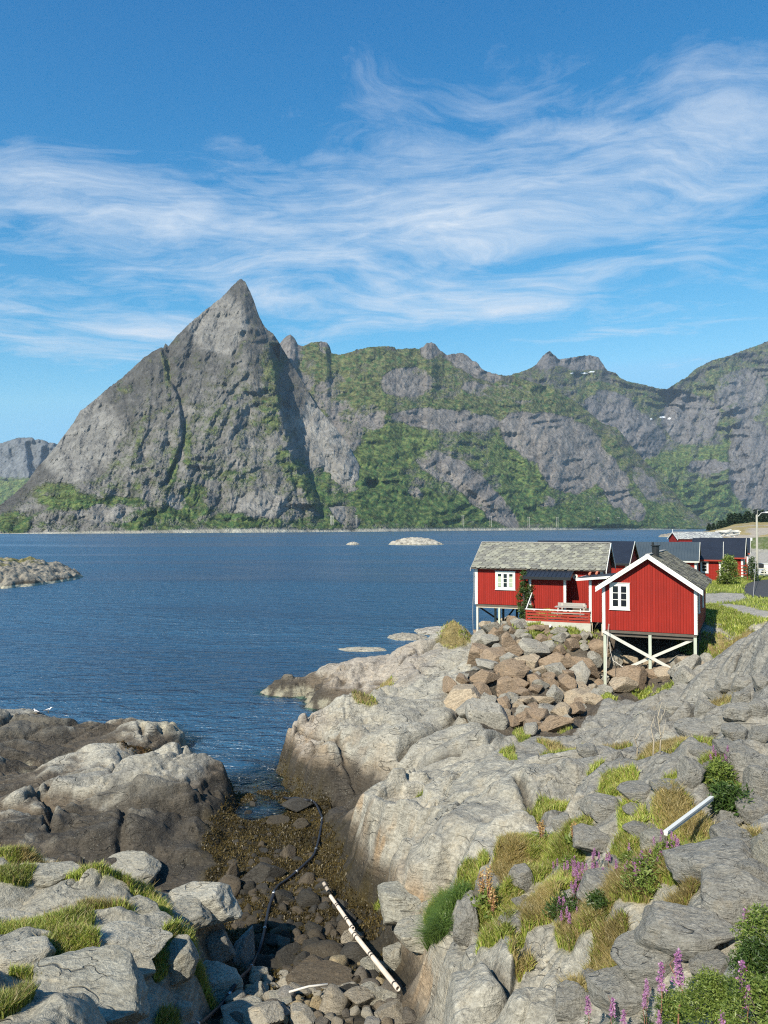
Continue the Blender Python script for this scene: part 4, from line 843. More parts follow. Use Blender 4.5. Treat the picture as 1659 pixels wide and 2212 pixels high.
MB().prism([(-1.62, 1.90), (-.02, 2.30), (-.02, 2.36), (-1.62, 1.96)], 0, 3.52, 6.38).build('porch_roof', M['black_roof'], po)
bt = MB().box(3.50, 6.40, -1.66, -1.622, 1.80, 1.97)
for x in (3.48, 6.382): bt.prism([(-1.64, 1.80), (-.02, 2.20), (-.02, 2.38), (-1.64, 1.98)], 0, x, x+.035)
bt.build('fascia', M['black_metal'], po)
for k in range(11):
    x = 3.62+k*.26; MB().prism([(-1.6, 1.962), (-.03, 2.354), (-.03, 2.385), (-1.6, 1.993)], 0, x, x+.05).build('roof_rib', M['black_roof'], po) if k < 11 else None
fl = MB().box(.04, L-.04, .04, Wd-.04, -.18, -.03); fl.build('floor_frame', M['dark_wood'], root)
MB().box(.1, 3.6, -.02, .06, -.24, -.185).build('sill_beam', M['raw_wood'], root)
for (x, y, m_) in ((.14, .04, 'old_white_paint'), (1.6, .04, 'green_grey_post'), (.95, 1.6, 'raw_wood'), (1.3, 2.4, 'dark_wood'), (2.1, 3.0, 'dark_wood'), (.14, 4.9, 'dark_wood'), (2.0, 4.9, 'dark_wood'), (3.6, 4.9, 'dark_wood')):
    post(root, x, y, -.2, .13, m_)
MB().bar((.2, .5, -.3), (1.2, 2.3, -1.4), .09).build('brace', M['dark_wood'], root); MB().bar((2.1, 2.9, -.3), (1.35, 2.4, -1.4), .09).build('brace', M['dark_wood'], root)
MB().bar((.7, 1.2, -1.6), (.2, .6, -2.9), .09).build('brace', M['raw_wood'], root)
# deck in front of the porch
dk = MB()
for k in range(22): dk.box(4.06, 7.75, -3.29+k*.149, -3.29+k*.149+.135, -.52, -.48)
dk = dk.build('deck', M['grey_wood'], root)
MB().box(3.98, 7.8, -3.36, -3.16, -1.25, -.55).build('foundation', M['concrete'], dk)
MB().box(4.0, 7.78, -3.37, -3.22, .12, .17).build('top_rail', M['white_paint'], dk)
for k in range(4): MB().box(4.02, 7.76, -3.345, -3.32, -.55+k*.17, -.55+k*.17+.115).build('fence_board', M['red_trim'], dk)
for x in (4.06, 5.3, 6.5, 7.7): MB().box(x-.045, x+.045, -3.318, -3.23, -.55, .118).build('fence_post', M['red_trim'], dk)
MB().bar((4.04, -3.25, .1), (4.0, -1.3, .9), .05, .14).build('side_rail', M['white_paint'], dk)
sg = MB().tube([(6.45, -.012, 1.93), (6.45, -.035, 1.93)], .17, 24).build('round_sign', M['white_paint'], root)
def ring(r0, r1, y, n=28):
    mb = MB()
    for k in range(n):
        a, b = 2*math.pi*k/n, 2*math.pi*(k+1)/n
        mb.prism([(6.45+r0*math.cos(a), 1.93+r0*math.sin(a)), (6.45+r1*math.cos(a), 1.93+r1*math.sin(a)), (6.45+r1*math.cos(b), 1.93+r1*math.sin(b)), (6.45+r0*math.cos(b), 1.93+r0*math.sin(b))], 1, y, y-.006)
    return mb
ring(.135, .15, -.036).build('sign_ring', M['red_trim'], sg)
em = MB(); em.tube([(6.38, -.04, 1.99), (6.42, -.04, 1.90), (6.47, -.04, 1.86), (6.51, -.04, 1.91)], .016, 6).tube([(6.45, -.04, 2.01), (6.50, -.04, 1.97), (6.49, -.04, 1.89)], .02, 6)
em.build('sign_emblem', M['black_metal'], sg)
lm = MB().box(L+.002, L+.2, .9, 1.1, 1.75, 1.95).build('wall_lamp', M['old_white_paint'], root)
R2 = root
# two small clay stones lying on the porch roof
for k, (x, y) in enumerate(((-1.35, 3.5), (-1.0, 3.8))):
    w = world(R1, (x, y, 2.57+.1*(x+1.95)))
    mb = MB().tube([(0, 0, 0), (0, 0, .1), (.02, 0, .16), (.1, .0, .22)], [.07, .09, .07, .03], 10); o = mb.build('clay_pot', M['terracotta'], None, True, w)
    tag(o, ('left' if k == 0 else 'right')+' small clay ornament on the low side porch roof', 'ornament', 'clay ornaments on the porch roof')
# picnic table on the deck
w = world(R2, (6.5, -2.55, -.48))
tb = empty('picnic_table', w, -H2[3], label='weathered grey picnic table with bench behind the red deck fence', cat='table')
mb = MB()
for k in range(4): mb.box(-.85, .85, -.32+k*.165, -.17+k*.165, .74, .78)
mb.build('tabletop', M['grey_wood'], tb)
for s_ in (-1, 1):
    mb = MB(); [mb.box(-.95, .95, s_*.72-.14+k*.15, s_*.72-.01+k*.15, .44, .48) for k in range(2)]; mb.build('bench', M['grey_wood'], tb)
MB().box(-.85, .85, .86, .89, .62, .92).build('backrest', M['grey_wood'], tb)
for x in (-.65, .65):
    MB().bar((x, -.62, 0), (x, -.2, .74), .05, .09).build('leg', M['bleached_wood'], tb); MB().bar((x, .62, 0), (x, .2, .74), .05, .09).build('leg', M['bleached_wood'], tb)
    MB().bar((x+.05, -.8, .42), (x+.05, .88, .42), .04, .09).bar((x+.05, .875, .0), (x+.05, .875, .9), .04, .05).build('crossbar', M['bleached_wood'], tb)
# thin lines hanging from the cabins
for (p_, q_, lab, mm) in (((world(R1, (-.05, 2.9, 2.3))), hit(1307, 1495), 'pair of thin ropes hanging from the near cabin beside its left stilt', 'bleached_wood'), (world(R2, (-.05, -.28, 2.1)), hit(1021, 1375), 'thin pale rope hanging from the left eave of the long cabin', 'bleached_wood')):
    mb = MB()
    for dx in (0, .12):
        mb.tube([(p_[0]+(q_[0]-p_[0])*k/8+dx*(1-k/8)*.6+.03*math.sin(k), p_[1]+(q_[1]-p_[1])*k/8, p_[2]+(q_[2]-p_[2])*k/8) for k in range(9)], .008, 4)
    tag(mb.build('rope', M[mm]), lab, 'rope')
mb = MB().tube([world(R1, q) for q in ((.25, .5, -.1), (.3, .5, -1.2), (.45, .45, -1.7), (1.0, .3, -2.0), (1.3, .3, -2.05))], .02, 6)
tag(mb.build('cable', M['bleached_wood'], None, True), 'pale cable looping under the near cabin between its stilts', 'cable')

# ---- cabins farther back along the terrace
def backhut(p, roof, label, wins=(), extraL=0., side=True, eave='red_trim', low=.8):
    x0, y0, z0, yaw, L, Wd, he, hr, oe, og = p
    x0 -= extraL*math.cos(yaw); y0 += extraL*math.sin(yaw); L += extraL
    root, T, sl = hut((x0, y0, z0, yaw, L, Wd, he, hr, oe, og), 'x', roof, label, 'red cabins in the row behind')
    barge(root, T, Wd, he, hr, oe, sl, L+og, 1, 'old_white_paint', .11, False)
    MB().box(-og, L+og, -oe-.035, -oe-.005, he-sl*oe-.12, he-sl*oe+.02).build('eave_board', M[eave], root)
    MB().box(L-.17, L+.03, -.03, -.001, -.02, he-.15).box(L+.001, L+.03, -.03, .15, -.02, he-.15).build('corner_board', M['white_paint'], root)
    for (a0, a1, z0_, z1_, n) in wins: window(root, 'y', a0+extraL, a1+extraL, z0_, z1_, tuple(range(n)), 3, 0)
    MB().box(.05, L-.05, .05, Wd-.05, -low, -.005).build('foundation', M['concrete'], root)
    if side: window(root, 'x', 1.8, 2.6, .9, 1.9, (0, 1), 3, L)
    return root
R3 = backhut((13.246, 68.919, 5.308, .447, 8.258, 6.023, 2.201, 3.836, .301, .2), 'black_roof', 'black roofed red cabin right behind the long slate roofed cabin', side=False, eave='black_metal', low=3)
R4 = backhut((23.525, 72.393, 5.3, .419, 5.469, 6.0, 2.2, 3.667, .3, .2), 'ribbed_roof', 'red cabin with ribbed grey metal roof behind the near cabin chimney', extraL=1.2, eave='old_white_paint')
R5 = backhut((31.079, 74.733, 5.278, .43, 1.525, 5.2, 2.194, 3.654, .311, .179), 'black_roof', 'narrow red cabin front with black roof next to the ribbed grey roof', wins=((-.30, .42, .75, 1.95, 1),), extraL=2.2)
R6 = backhut((35.502, 80.548, 5.294, .488, 1.9, 5.0, 2.199, 3.902, .299, .2), 'black_roof', 'black roofed red cabin behind the round green bush', wins=((-.75, .5, .9, 2.05, 2),), extraL=3.)
R7 = backhut((43.366, 92.465, 5.301, .464, .4, 5.0, 2.2, 3.755, .3, .2), 'black_roof', 'farthest red cabin at the right end of the row', extraL=5.)
root, T, sl = hut((62.5, 163, 3.2, .05, 9.2, 6.5, 4.75, 6.1, .3, .25), 'x', 'slate_far', 'distant boathouse with pale slate roof rising above the black cabin roofs', name='boathouse')
barge(root, T, 6.5, 4.75, 6.1, .3, sl, -.25, -1, 'white_paint', .25, False); MB().box(.3, 8.7, .3, 6.2, -4.5, -.005).build('foundation', M['concrete'], root)
MB().tube([(-.2, 3.25, 6.1), (-.2, 3.25, 6.8)], .05, 6).build('ridge_finial', M['white_paint'], root)

# deck rails, lamp post, container, cars and other small things by the road
def plank_fence(p, q, h, rails, mat, label, posts=4):
    p = np.array(p); q = np.array(q); d = q-p; L = math.hypot(*d[:2])
    rt = empty('fence', tuple(p), math.atan2(d[1], d[0]), label=label, cat='fence')
    for k in range(rails):
        z = h*(k+.6)/rails; MB().box(0, L, -.015, .01, z-.055, z+.055).build('fence_board', M[mat], rt)
    for k in range(posts):
        x = L*k/(posts-1); MB().box(x-.05, x+.05, .012, .1, -.5, h+.03).build('fence_post', M[mat], rt)
    return rt
def gp(u, v, z=5.2):
    x, y = atz(u, v, z); return (float(x), float(y), float(gz(x, y)))
plank_fence(gp(1600, 1240), gp(1668, 1244), 1.35, 5, 'old_white_paint', 'white plank fence running behind the lamp post at the right edge', 5)
plank_fence(gp(1552, 1254), gp(1572, 1257), 1.5, 6, 'old_white_paint', 'short white ladder like fence left of the round green bush', 3)
plank_fence((float(atd(1578, 1225, 78)[0]), 78., 5.5), (float(atd(1604, 1225, 78)[0]), 77., 5.5), 1.2, 4, 'red_trim', 'red railing on the deck of the cabin behind the bush', 3)
b = gp(1636, 1256); rt = empty('street_lamp', b, 0, label='tall pale wooden lamp post with white lamp head beside the asphalt', cat='street lamp')
MB().tube([(0, 0, -.4), (0, 0, 6.9)], [.13, .09], 10).build('pole', M['timber_pole'], rt)
MB().tube([(.0, 0, 6.2), (.45, 0, 6.65), (.95, 0, 6.7)], .035, 6).build('arm', M['lamp_grey'], rt)
MB().prism([(.85, 6.64), (1.6, 6.70), (1.55, 6.82), (.9, 6.78)], 1, -.14, .14).build('lamp_head', M['white_paint'], rt)
MB().tube([(-.12, -.1, 6.6), (-.12, -.1, 6.95)], .1, 8).box(-.3, .3, -.06, .06, 6.55, 6.62).build('insulator_box', M['black_metal'], rt)
cb = MB(); P0 = (b[0], b[1], b[2]+6.6)
cb.tube([(P0[0]+(q-0.)*9, P0[1]+q*2, P0[2]+.3-1.1*math.sin(math.pi*min(q, 1)*.9)) for q in np.linspace(0, 3.2, 14)], .02, 4)
tag(cb.build('overhead_wire', M['black_metal']), 'dark overhead wire leaving the lamp post to the right', 'wire')
g2 = gp(1583, 1287); tag(MB().tube([(g2[0]+.6, g2[1]-2, g2[2]), (b[0]-.3, b[1]-.4, b[2]+2.2)], .015, 4).build('guy_wire', M['bleached_wood']), 'thin pale guy wire running down from the lamp post to the grass', 'wire')
q = gp(1664, 1229, 5.2); rt = empty('container', (q[0]-.3, q[1]+1, q[2]), -.3, label='pale grey container with dark left side behind the white fence', cat='container')
MB().box(0, 2.6, 0, 2.2, .05, 2.4).build('body', M['container_grey'], rt); MB().box(-.9, -.02, .1, 2.2, .0, 2.45).build('side_panel', M['black_metal'], rt)
for k in range(6): MB().box(.15+k*.4, .2+k*.4, -.03, -.001, .1, 2.3).build('rib', M['old_white_paint'], rt)
MB().box(-.05, 2.65, -.05, 2.25, 2.4, 2.47).build('lid', M['old_white_paint'], rt)
def car(loc, rz, body, label):
    rt = empty('parked_car', loc, rz, label=label, cat='car')
    prof = [(-2.1, .35), (2.1, .35), (2.15, .75), (1.25, .92), (.6, 1.4), (-1.1, 1.45), (-1.8, 1.0), (-2.15, .9)]
    MB().prism(prof, 1, -.85, .85).build('body', M[body], rt, bevel=.06)
    MB().prism([(1.12, .95), (.55, 1.34), (-1.05, 1.39), (-1.6, 1.0)], 1, -.862, .862).build('side_windows', M['glass'], rt)
    for x in (-1.3, 1.35):
        for s_ in (-1, 1):
            w = MB().tube([(x, s_*.88, .33), (x, s_*.68, .33)], .33, 16).build('wheel', M['tyre'], rt); MB().tube([(x, s_*.885, .33), (x, s_*.87, .33)], .18, 12).build('rim', M['steel'], w)
    for s_ in (-.6, .6): MB().box(2.12, 2.17, s_-.15, s_+.15, .62, .76).build('headlight', M['old_white_paint'], rt)
q = gp(1656, 1188); car((q[0]+1., q[1], q[2]), .2, 'car_red', 'dark red car parked far off at the right edge beyond the gravel')
q = gp(1640, 1187); car((q[0]+.2, q[1]+3, q[2]), .2, 'car_dark', 'black car parked left of the dark red car in the distance')
q = gp(1628, 1238); car((q[0]+1.5, q[1]+2.5, q[2]), .9, 'car_silver', 'silver car half hidden behind the white fence and lamp post')
q = gp(1621, 1172); rt = empty('road_sign', q, 0, label='small white sign board on a post in the far field', cat='sign')
MB().box(-.05, .05, -.05, .05, -.3, 1.6).build('post', M['timber_pole'], rt); MB().box(-.6, .6, -.09, -.052, 1.3, 2.3).build('board', M['white_paint'], rt)
q = gp(1612, 1222); rt = empty('swing_frame', q, .1, label='white wooden swing frame standing behind the farthest cabin', cat='frame')
for x in (-.9, .9):
    for s_ in (-1, 1): MB().bar((x, s_*.9, -.2), (x, 0, 2.3), .1).build('leg', M['old_white_paint'], rt)
MB().bar((-1.1, 0, 2.3), (1.1, 0, 2.3), .1).build('crossbar', M['old_white_paint'], rt)
# ------------------------------------------------------------------ boulders
from mathutils import noise as mn
import bmesh
def rock_mesh(name, sub, planes, seed, rough=.06, smooth_k=14., squash=(1, 1, 1), strata=0.):
    rr = random.Random(seed); bm = bmesh.new(); bmesh.ops.create_icosphere(bm, subdivisions=sub, radius=1)
    N = []
    while len(N) < planes:
        n = Vector((rr.gauss(0, 1), rr.gauss(0, 1), rr.gauss(0, 1))).normalized()
        if all(n.dot(q[0]) < .75 for q in N): N.append((n, rr.uniform(.62, .95)))
        elif rr.random() < .02: N.append((n, rr.uniform(.7, .95)))
    nn = np.array([q[0] for q in N]); dd = np.array([q[1] for q in N])
    if strata: N.insert(0, (Vector((rr.uniform(-.25, .25), rr.uniform(-.35, .05), 1)).normalized(), rr.uniform(.5, .62)))
    nn = np.array([q[0] for q in N]); dd = np.array([q[1] for q in N])
    off = Vector((seed*3.1, seed*1.7, 0)); sax = Vector((rr.gauss(0, 1), rr.gauss(0, 1), 1.5)).normalized()
    for v in bm.verts:
        d = v.co.normalized(); dots = nn @ np.array(d); q = dd/np.maximum(dots, .05); q = np.minimum(q, 1.35)
        r = -math.log(float(np.sum(np.exp(-smooth_k*q))))/smooth_k
        p = d*r; s_ = mn.fractal(p*2.2+off, .9, 2.1, 5)*rough+mn.ridged_multi_fractal(p*1.5+off, .9, 2, 3, 1., 2.)*rough*.25
        if strata: s_ += strata*math.sin(sax.dot(p)*17+3*mn.noise(p*1.5+off))*(.5+.5*mn.noise(p*2+off))
        v.co = Vector((p.x*squash[0], p.y*squash[1], p.z*squash[2]))+d*s_
    me = bpy.data.meshes.new(name); bm.to_mesh(me); bm.free()
    me.polygons.foreach_set('use_smooth', [smooth_k < 22]*len(me.polygons)); return me
ANG = [rock_mesh('angular_rock', 4, 8+k % 4, 40+k, .022, 90., (1, .9+.03*k, .85)) for k in range(10)]
for q in ANG: q.polygons.foreach_set('use_smooth', [False]*len(q.polygons))
BLK = [rock_mesh('block_rock', 5, 12+k % 3, 80+k, .06, 26., (1, 1, 1.), .012) for k in range(8)]
RND = [rock_mesh('round_rock', 3, 9, 120+k, .05, 18.) for k in range(8)]
for i, (grp, mt) in enumerate(((ANG, 'riprap_rock'), (BLK, 'grey_rock'), (RND, 'cobble_rock'))):
    for me_ in grp: me_.materials.append(M[mt])
BLKP = [q.copy() for q in BLK]; [(q.materials.clear(), q.materials.append(M['pale_rock'])) for q in BLKP]
RNDW = [q.copy() for q in RND]; [(q.materials.clear(), q.materials.append(M['wet_rock'])) for q in RNDW]
ANGC = [q.copy() for q in ANG]; [(q.materials.clear(), q.materials.append(M['cobble_rock'])) for q in ANGC]
ANGW = [q.copy() for q in ANG]; [(q.materials.clear(), q.materials.append(M['wet_rock'])) for q in ANGW]
rnd = random.Random(11)
PAL = {'riprap_rock': (('brown', (.24, .18, .125)), ('grey', (.27, .255, .218)), ('reddish brown', (.215, .155, .112)), ('tan', (.33, .27, .195)), ('dark grey', (.17, .166, .145)), ('greyish brown', (.245, .212, .168)), ('olive grey', (.22, .212, .17))),
 'grey_rock': (('grey', (.235, .226, .20)), ('light grey', (.275, .265, .232)), ('dark grey', (.195, .19, .172)), ('brownish grey', (.24, .22, .185))),
 'pale_rock': (('pale', (.30, .285, .235)), ('pale grey', (.28, .27, .225)), ('whitish', (.37, .35, .29))),
 'wet_rock': (('black', (.038, .035, .029)), ('dark brown', (.062, .052, .038)), ('charcoal', (.052, .048, .041)), ('brownish', (.09, .073, .052))),
 'cobble_rock': (('tan', (.26, .23, .18)), ('dark', (.13, .115, .095)), ('pale', (.33, .30, .24)), ('brown', (.20, .165, .12)), ('yellowish', (.35, .28, .17)), ('grey', (.23, .22, .20)))}
LAND = ((1190, 1345, 'right below the red deck foundation'), (1060, 1390, 'at the foot of the long cabin stilts'), (1310, 1470, 'around the left stilt of the near cabin'), (1400, 1440, 'under the middle of the near cabin'), (1490, 1450, 'by the right stilt of the near cabin'),
 (1180, 1430, 'in the upper middle of the rock fill'), (1090, 1470, 'on the left half of the rock fill'), (1240, 1450, 'on the right half of the rock fill'), (1150, 1540, 'at the foot of the rock fill'), (1010, 1510, 'at the lower left tip of the rock fill'), (1240, 1530, 'at the lower right edge of the rock fill'),
 (560, 1760, 'in the seaweed next to the sea water'), (660, 1760, 'inside the loop of the black hose'), (560, 1840, 'in the middle of the seaweed bed'), (660, 1880, 'below the right rock wall by the hose'), (500, 1930, 'by the little pool on the left'), (590, 1950, 'around the flat dark boulder'),
 (690, 1960, 'left of the upper white pipe'), (770, 1960, 'right of the upper white pipe'), (570, 2040, 'left of the hose in the channel'), (660, 2050, 'in the centre of the stony channel'), (760, 2080, 'left of the lower white pipe'), (840, 2090, 'right of the lower white pipe'),
 (500, 2160, 'under the hose at the bottom left'), (600, 2130, 'near the left end of the pale stick'), (700, 2130, 'near the right end of the pale stick'), (620, 2190, 'at the bottom edge in the middle'), (720, 2190, 'at the bottom edge below the stick'), (830, 2180, 'at the bottom edge by the right bank'),
 (1440, 1600, 'beside the dead branches'), (1590, 1480, 'on the slab ridge'), (1520, 1580, 'below the slab ridge'), (1640, 1600, 'at the right edge below the ridge'), (1580, 1640, 'above the large layered boulder'), (1620, 1740, 'under the large layered boulder'), (1530, 1760, 'next to the white board'), (1390, 1770, 'left of the white board'),
 (1330, 1850, 'in the fireweed bank'), (1230, 1860, 'at the left end of the fireweed bank'), (1450, 1880, 'at the right end of the fireweed bank'), (1640, 1900, 'at the right edge beside the huge boulders'), (1300, 2110, 'between dry grass and the bluish boulder'), (1530, 2090, 'below the dark hollow'), (1640, 2170, 'in the bottom right corner'), (1140, 1960, 'in the middle of the grass patch'))
def where(u, v): return min(LAND, key=lambda q: (q[0]-u)**2+1.6*(q[1]-v)**2)[2]
def head(u, v, h, dmin=4., dmax=120.):
    "point on the ray through (u, v) that stands h above the ground"
    X, Y, Z = ray(u, v); hh = math.hypot(X, Y); r = RR[(RR > dmin) & (RR < dmax)]
    x = r*X/hh; y = r*Y/hh; m = CAMH+r*Z/hh-h < gz(x, y)
    k = int(np.argmax(m)) if m.any() else len(r)-1
    return float(x[k]), float(y[k]), float(gz(x[k], y[k]))
def stone(name, me, loc, sc, label, cat, group=None, rot=None):
    o = bpy.data.objects.new(name, me); COL.objects.link(o); o.location = loc; o.scale = sc
    pal = PAL[me.materials[0].name.split('.')[0]]; want = [c for n, c in pal if label.startswith(n+' ') or (' '+n+' ') in label]; o.color = (*(max(want, key=len) if want else rnd.choice(pal)[1]), 1)
    o.rotation_euler = rot or (rnd.uniform(-.3, .3), rnd.uniform(-.3, .3), rnd.uniform(0, 6.3)); return tag(o, label, cat, group)
def zc(x, y): return ((1850+.66305*x)/1.8517, (2050+.66305*y)/1.8517)
placed = []
def big(u, v, ru, rv, meshes, name, label, cat='boulder', group=None, k=0, sink=.3, rz=None):
    x, y, g = head(u, v, 0); c = rv*y/F*1.12
    x, y, g = head(u, v, c*sink); a = ru*y/F*1.08
    rz = rnd.uniform(-.35, .35) if rz is None else rz
    placed.append((x, y, a)); return stone(name, meshes[k % len(meshes)], (x, y, g+c*sink), (a, max(a*.8, c*.8), c*(1.25 if meshes in (BLK, BLKP) else 1)), label, cat, group, (rnd.uniform(-.12, .12), rnd.uniform(-.12, .12), rz))
SPEC = [(418,830,85,74,'big pale grey boulder high in the rock fill left of the near cabin'),(290,975,104,90,'largest brown boulder in the middle of the rock fill'),(560,905,96,66,'broad reddish brown boulder right of the pale grey one in the rock fill'),
 (440,1040,52,72,'blue grey slab shaped boulder right of the largest brown boulder'),(280,797,50,58,'tan brown block standing just below the round bush and long cabin'),(963,990,92,44,'wide brown boulder under the near cabin beside its left stilt'),
 (1165,975,92,36,'flat reddish boulder lying under the near cabin behind its middle stilt'),(550,1105,58,56,'olive grey boulder at the lower right of the rock fill'),(385,1135,76,30,'pale tan flat boulder near the foot of the rock fill'),
 (625,1035,50,62,'tall dark brown boulder leaning in the rock fill right of centre'),(165,775,46,44,'roundish grey boulder at the foot of the long cabin stilts'),(325,1060,66,58,'dark brown faceted boulder below the largest brown one'),
 (115,1000,88,60,'brown boulder at the left side of the rock fill'),(700,1070,60,46,'tan boulder with flat face near the left stilt of the near cabin')]
for k, (x, y, a, b, lab) in enumerate(SPEC):
    u, v = zc(x, y); big(u, v, a*.358, b*.358, ANG, 'boulder', lab, 'boulder', 'rock fill boulders below the cabins', k)
RIP = [(1045,1350),(1100,1340),(1135,1356),(1275,1374),(1305,1400),(1330,1425),(1490,1440),(1482,1468),(1400,1472),(1310,1500),(1262,1528),(1215,1575),(1150,1582),(1060,1560),(1000,1535),(968,1505),(1000,1465),(1035,1405)]
ru_, rv_ = np.array([q[0] for q in RIP]), np.array([q[1] for q in RIP]); cnt = 0
for it in range(6000):
    u = rnd.uniform(965, 1492); v = rnd.uniform(1338, 1585)
    if not inpoly(np.array([u]), np.array([v]), RIP)[0]: continue
    r = rnd.choice([.82, .68, .56, .46, .38]) if it < 1400 else rnd.choice([.34, .28, .22])
    if v < 1385 and u > 1100: r = min(r, .36)
    x, y, g = hit(u, v)
    if any((x-a)**2+((y-b)*.8)**2 < (.74*(r+c))**2 for a, b, c in placed): continue
    placed.append((x, y, r)); cnt += 1
    wh = where(u, v); cn = rnd.choice(PAL['riprap_rock'])[0]
    size = ('small ' if r < .36 else 'medium ' if r < .6 else 'large ')+cn
    stone('boulder', ANG[cnt % 10], (x, y, g+.22*r), (r*rnd.uniform(1., 1.35), r*rnd.uniform(.9, 1.2), r*rnd.uniform(.75, 1.05)), size+' boulder '+wh, 'boulder', size+' boulders '+wh, (rnd.uniform(-.6, .6), rnd.uniform(-.6, .6), rnd.uniform(0, 6.3)))
    if cnt > 235: break
BG = [(1616,1657,46,38,'large layered grey boulder at the right edge above the dark green fireweed'),(1642,1694,32,40,0),(1537,1668,18,16,'small rounded grey boulder left of the layered boulder'),(1489,1671,26,32,'upright grey boulder left of the small rounded one'),
 (1381,1716,36,18,'low grey rock with split face above the yellow grass'),(1301,1748,50,27,'wide smooth grey slab half sunk in green grass'),(1216,1779,22,20,'small rounded tan boulder standing in the grass'),(1276,1813,48,20,'long ribbed grey rock in the upper grass patch'),
 (1387,1793,32,17,0),(1415,1819,36,24,'grey boulder just below the lower end of the white plank'),(1585,1819,48,32,'large grey boulder right of the fireweed bank'),(1571,1779,26,26,0),(1631,1756,34,32,'grey boulder at the right edge below the dark fireweed leaves'),
 (1648,1841,20,38,'lighter grey upright boulder cut by the right edge'),(1543,1870,98,44,'very large broken grey boulder right of the pink fireweed'),(1585,1938,84,52,'huge smooth grey boulder sloping down from the right edge'),(1640,1905,40,38,0),
 (1310,1926,64,36,'smooth grey boulder in front of the pink fireweed'),(1335,1873,30,16,0),(1465,2008,96,46,'huge overhanging grey boulder with dark hollow beneath it'),(1404,2085,62,42,'grey boulder face below the overhanging boulder'),
 (1535,2085,50,26,0),(1341,2150,70,38,'broad bluish grey boulder at the bottom behind fireweed stems'),(1236,2165,42,36,'grey boulder at the bottom edge right of the big outcrop'),(1281,2125,20,24,0),(1642,2165,26,30,0),(1225,2003,28,14,'small flat grey rock among dry grass'),
 (1603,1476,24,18,0),(1509,1585,40,26,'angular grey block below the slab ridge right of the cabin'),(1596,1539,38,20,0),(1638,1532,20,22,0),(1568,1480,26,16,'grey block with bright top on the slab ridge'),(1547,1504,20,14,0),(1603,1511,24,16,0),(1645,1476,18,18,0),
 (1519,1532,20,20,0),(1443,1598,22,16,'grey rock with white lichen spot beside the dead shrub'),(1450,1529,32,16,0),(1268,1623,22,14,0),(1551,1567,34,20,0),(1523,1630,26,16,0),(1617,1637,26,18,0),(1570,1620,30,18,0),(1640,1590,24,18,0),(1590,1585,26,18,0),
 (1125,1895,30,26,'pointed grey rock above the bright green grass'),(1068,1915,38,22,'grey rock sloping down toward the tall green grass'),(1005,1990,26,40,'upright grey slab beside the tall green grass'),(1135,1955,24,10,0),(1110,2010,40,32,'tan rounded rock half hidden by dry grass'),(1135,1955,22,14,0),
 (1145,1970,24,16,'white weathered rock at the centre of the grass patch'),(1620,1730,26,20,0),(1370,1760,26,14,0),(1440,1700,34,14,0)]
for k, (u, v, a, b, lab) in enumerate(BG):
    o = big(u, v, a, b, BLKP if lab and 'white' in lab or k in (13,) else BLK, 'boulder', lab or ('wide ' if a > 1.7*b else 'chunky ')+('small ' if a < 25 else '')+'grey boulder '+where(u, v), 'boulder', 'grey boulders '+where(u, v) if not lab else 'boulders on the right bank', k, .8 if k == 19 else .4)
LG = [(107,1896,56,24,'pale grey outcrop between grass strips at the upper left of the near rocks'),(286,1884,64,22,'long low grey outcrop along the back of the near left rocks'),(430,1950,88,38,'large rounded grey outcrop overlooking the seaweed channel'),
 (394,1978,60,26,'pale grey outcrop in front of the large rounded one'),(304,1962,38,18,'small grey outcrop between two grass tufts'),(272,2045,80,36,'big grey outcrop with moss on its crest'),(54,2074,66,28,'grey outcrop at the left edge above the ground grass strip'),
 (205,2152,145,50,'huge cracked grey outcrop at the bottom left'),(294,2100,38,32,'grey rock wedge beside the huge cracked outcrop'),(387,2078,44,40,'grey block in the grassy cleft'),(466,2045,38,32,'layered grey block above the shaded gully'),
 (526,2068,20,52,'upright dark grey slab in the shaded gully'),(458,2124,60,36,'grey boulder with orange lichen next to the black hose'),(18,2000,46,28,'flat grey outcrop at the left edge'),(397,2190,22,22,'small grey boulder in the grassy cleft'),(540,2202,66,24,'smooth tan grey slab at the bottom edge beside the hose')]
for k, (u, v, a, b, lab) in enumerate(LG): big(u, v, a, b, BLK if k in (11, 10) else BLKP, 'rock_outcrop', lab, 'rock', 'outcrops on the near left bank', k+3, .1)
for (u, v, a, b, lab) in ((872,1958,58,34,'tan stained rounded rock ledge above the white pipe'),(908,2020,44,30,'pale tan broken ledge right of the lower white pipe'),(760,2035,20,26,'tan corner rock at the foot of the right wall')): big(u, v, a, b, BLKP if u > 800 else ANGC, 'rock_outcrop', lab, 'rock', None, int(u), .0)
for (u, v, a, b, lab) in ((562,1893,42,30,'flat dark wet boulder in the middle of the channel'),(602,1945,28,24,'dark pointed wet boulder right of the flat one'),(468,1950,22,26,'dark upright stone beside the pool'),(505,1895,12,28,'thin upright dark slab in the seaweed'),(620,2008,20,12,'low wet stone in the seaweed bed'),
   (600,1775,22,14,'grey wet stone below the loop of the hose'),(645,1740,36,14,'pale flat stone next to the upper end of the hose'),(655,1785,18,16,'dark stone on the right side of the seaweed'),(575,2085,50,20,'dark flat boulder in the stony channel bed'),(690,2115,62,34,'large dark and tan boulder in the stony channel bed'),(530,1770,12,8,'small dark stone in the seaweed near the sea')):
    big(u, v, a, b, ANGW, 'wet_boulder', lab, 'boulder', 'wet boulders in the channel', int(u), .15)
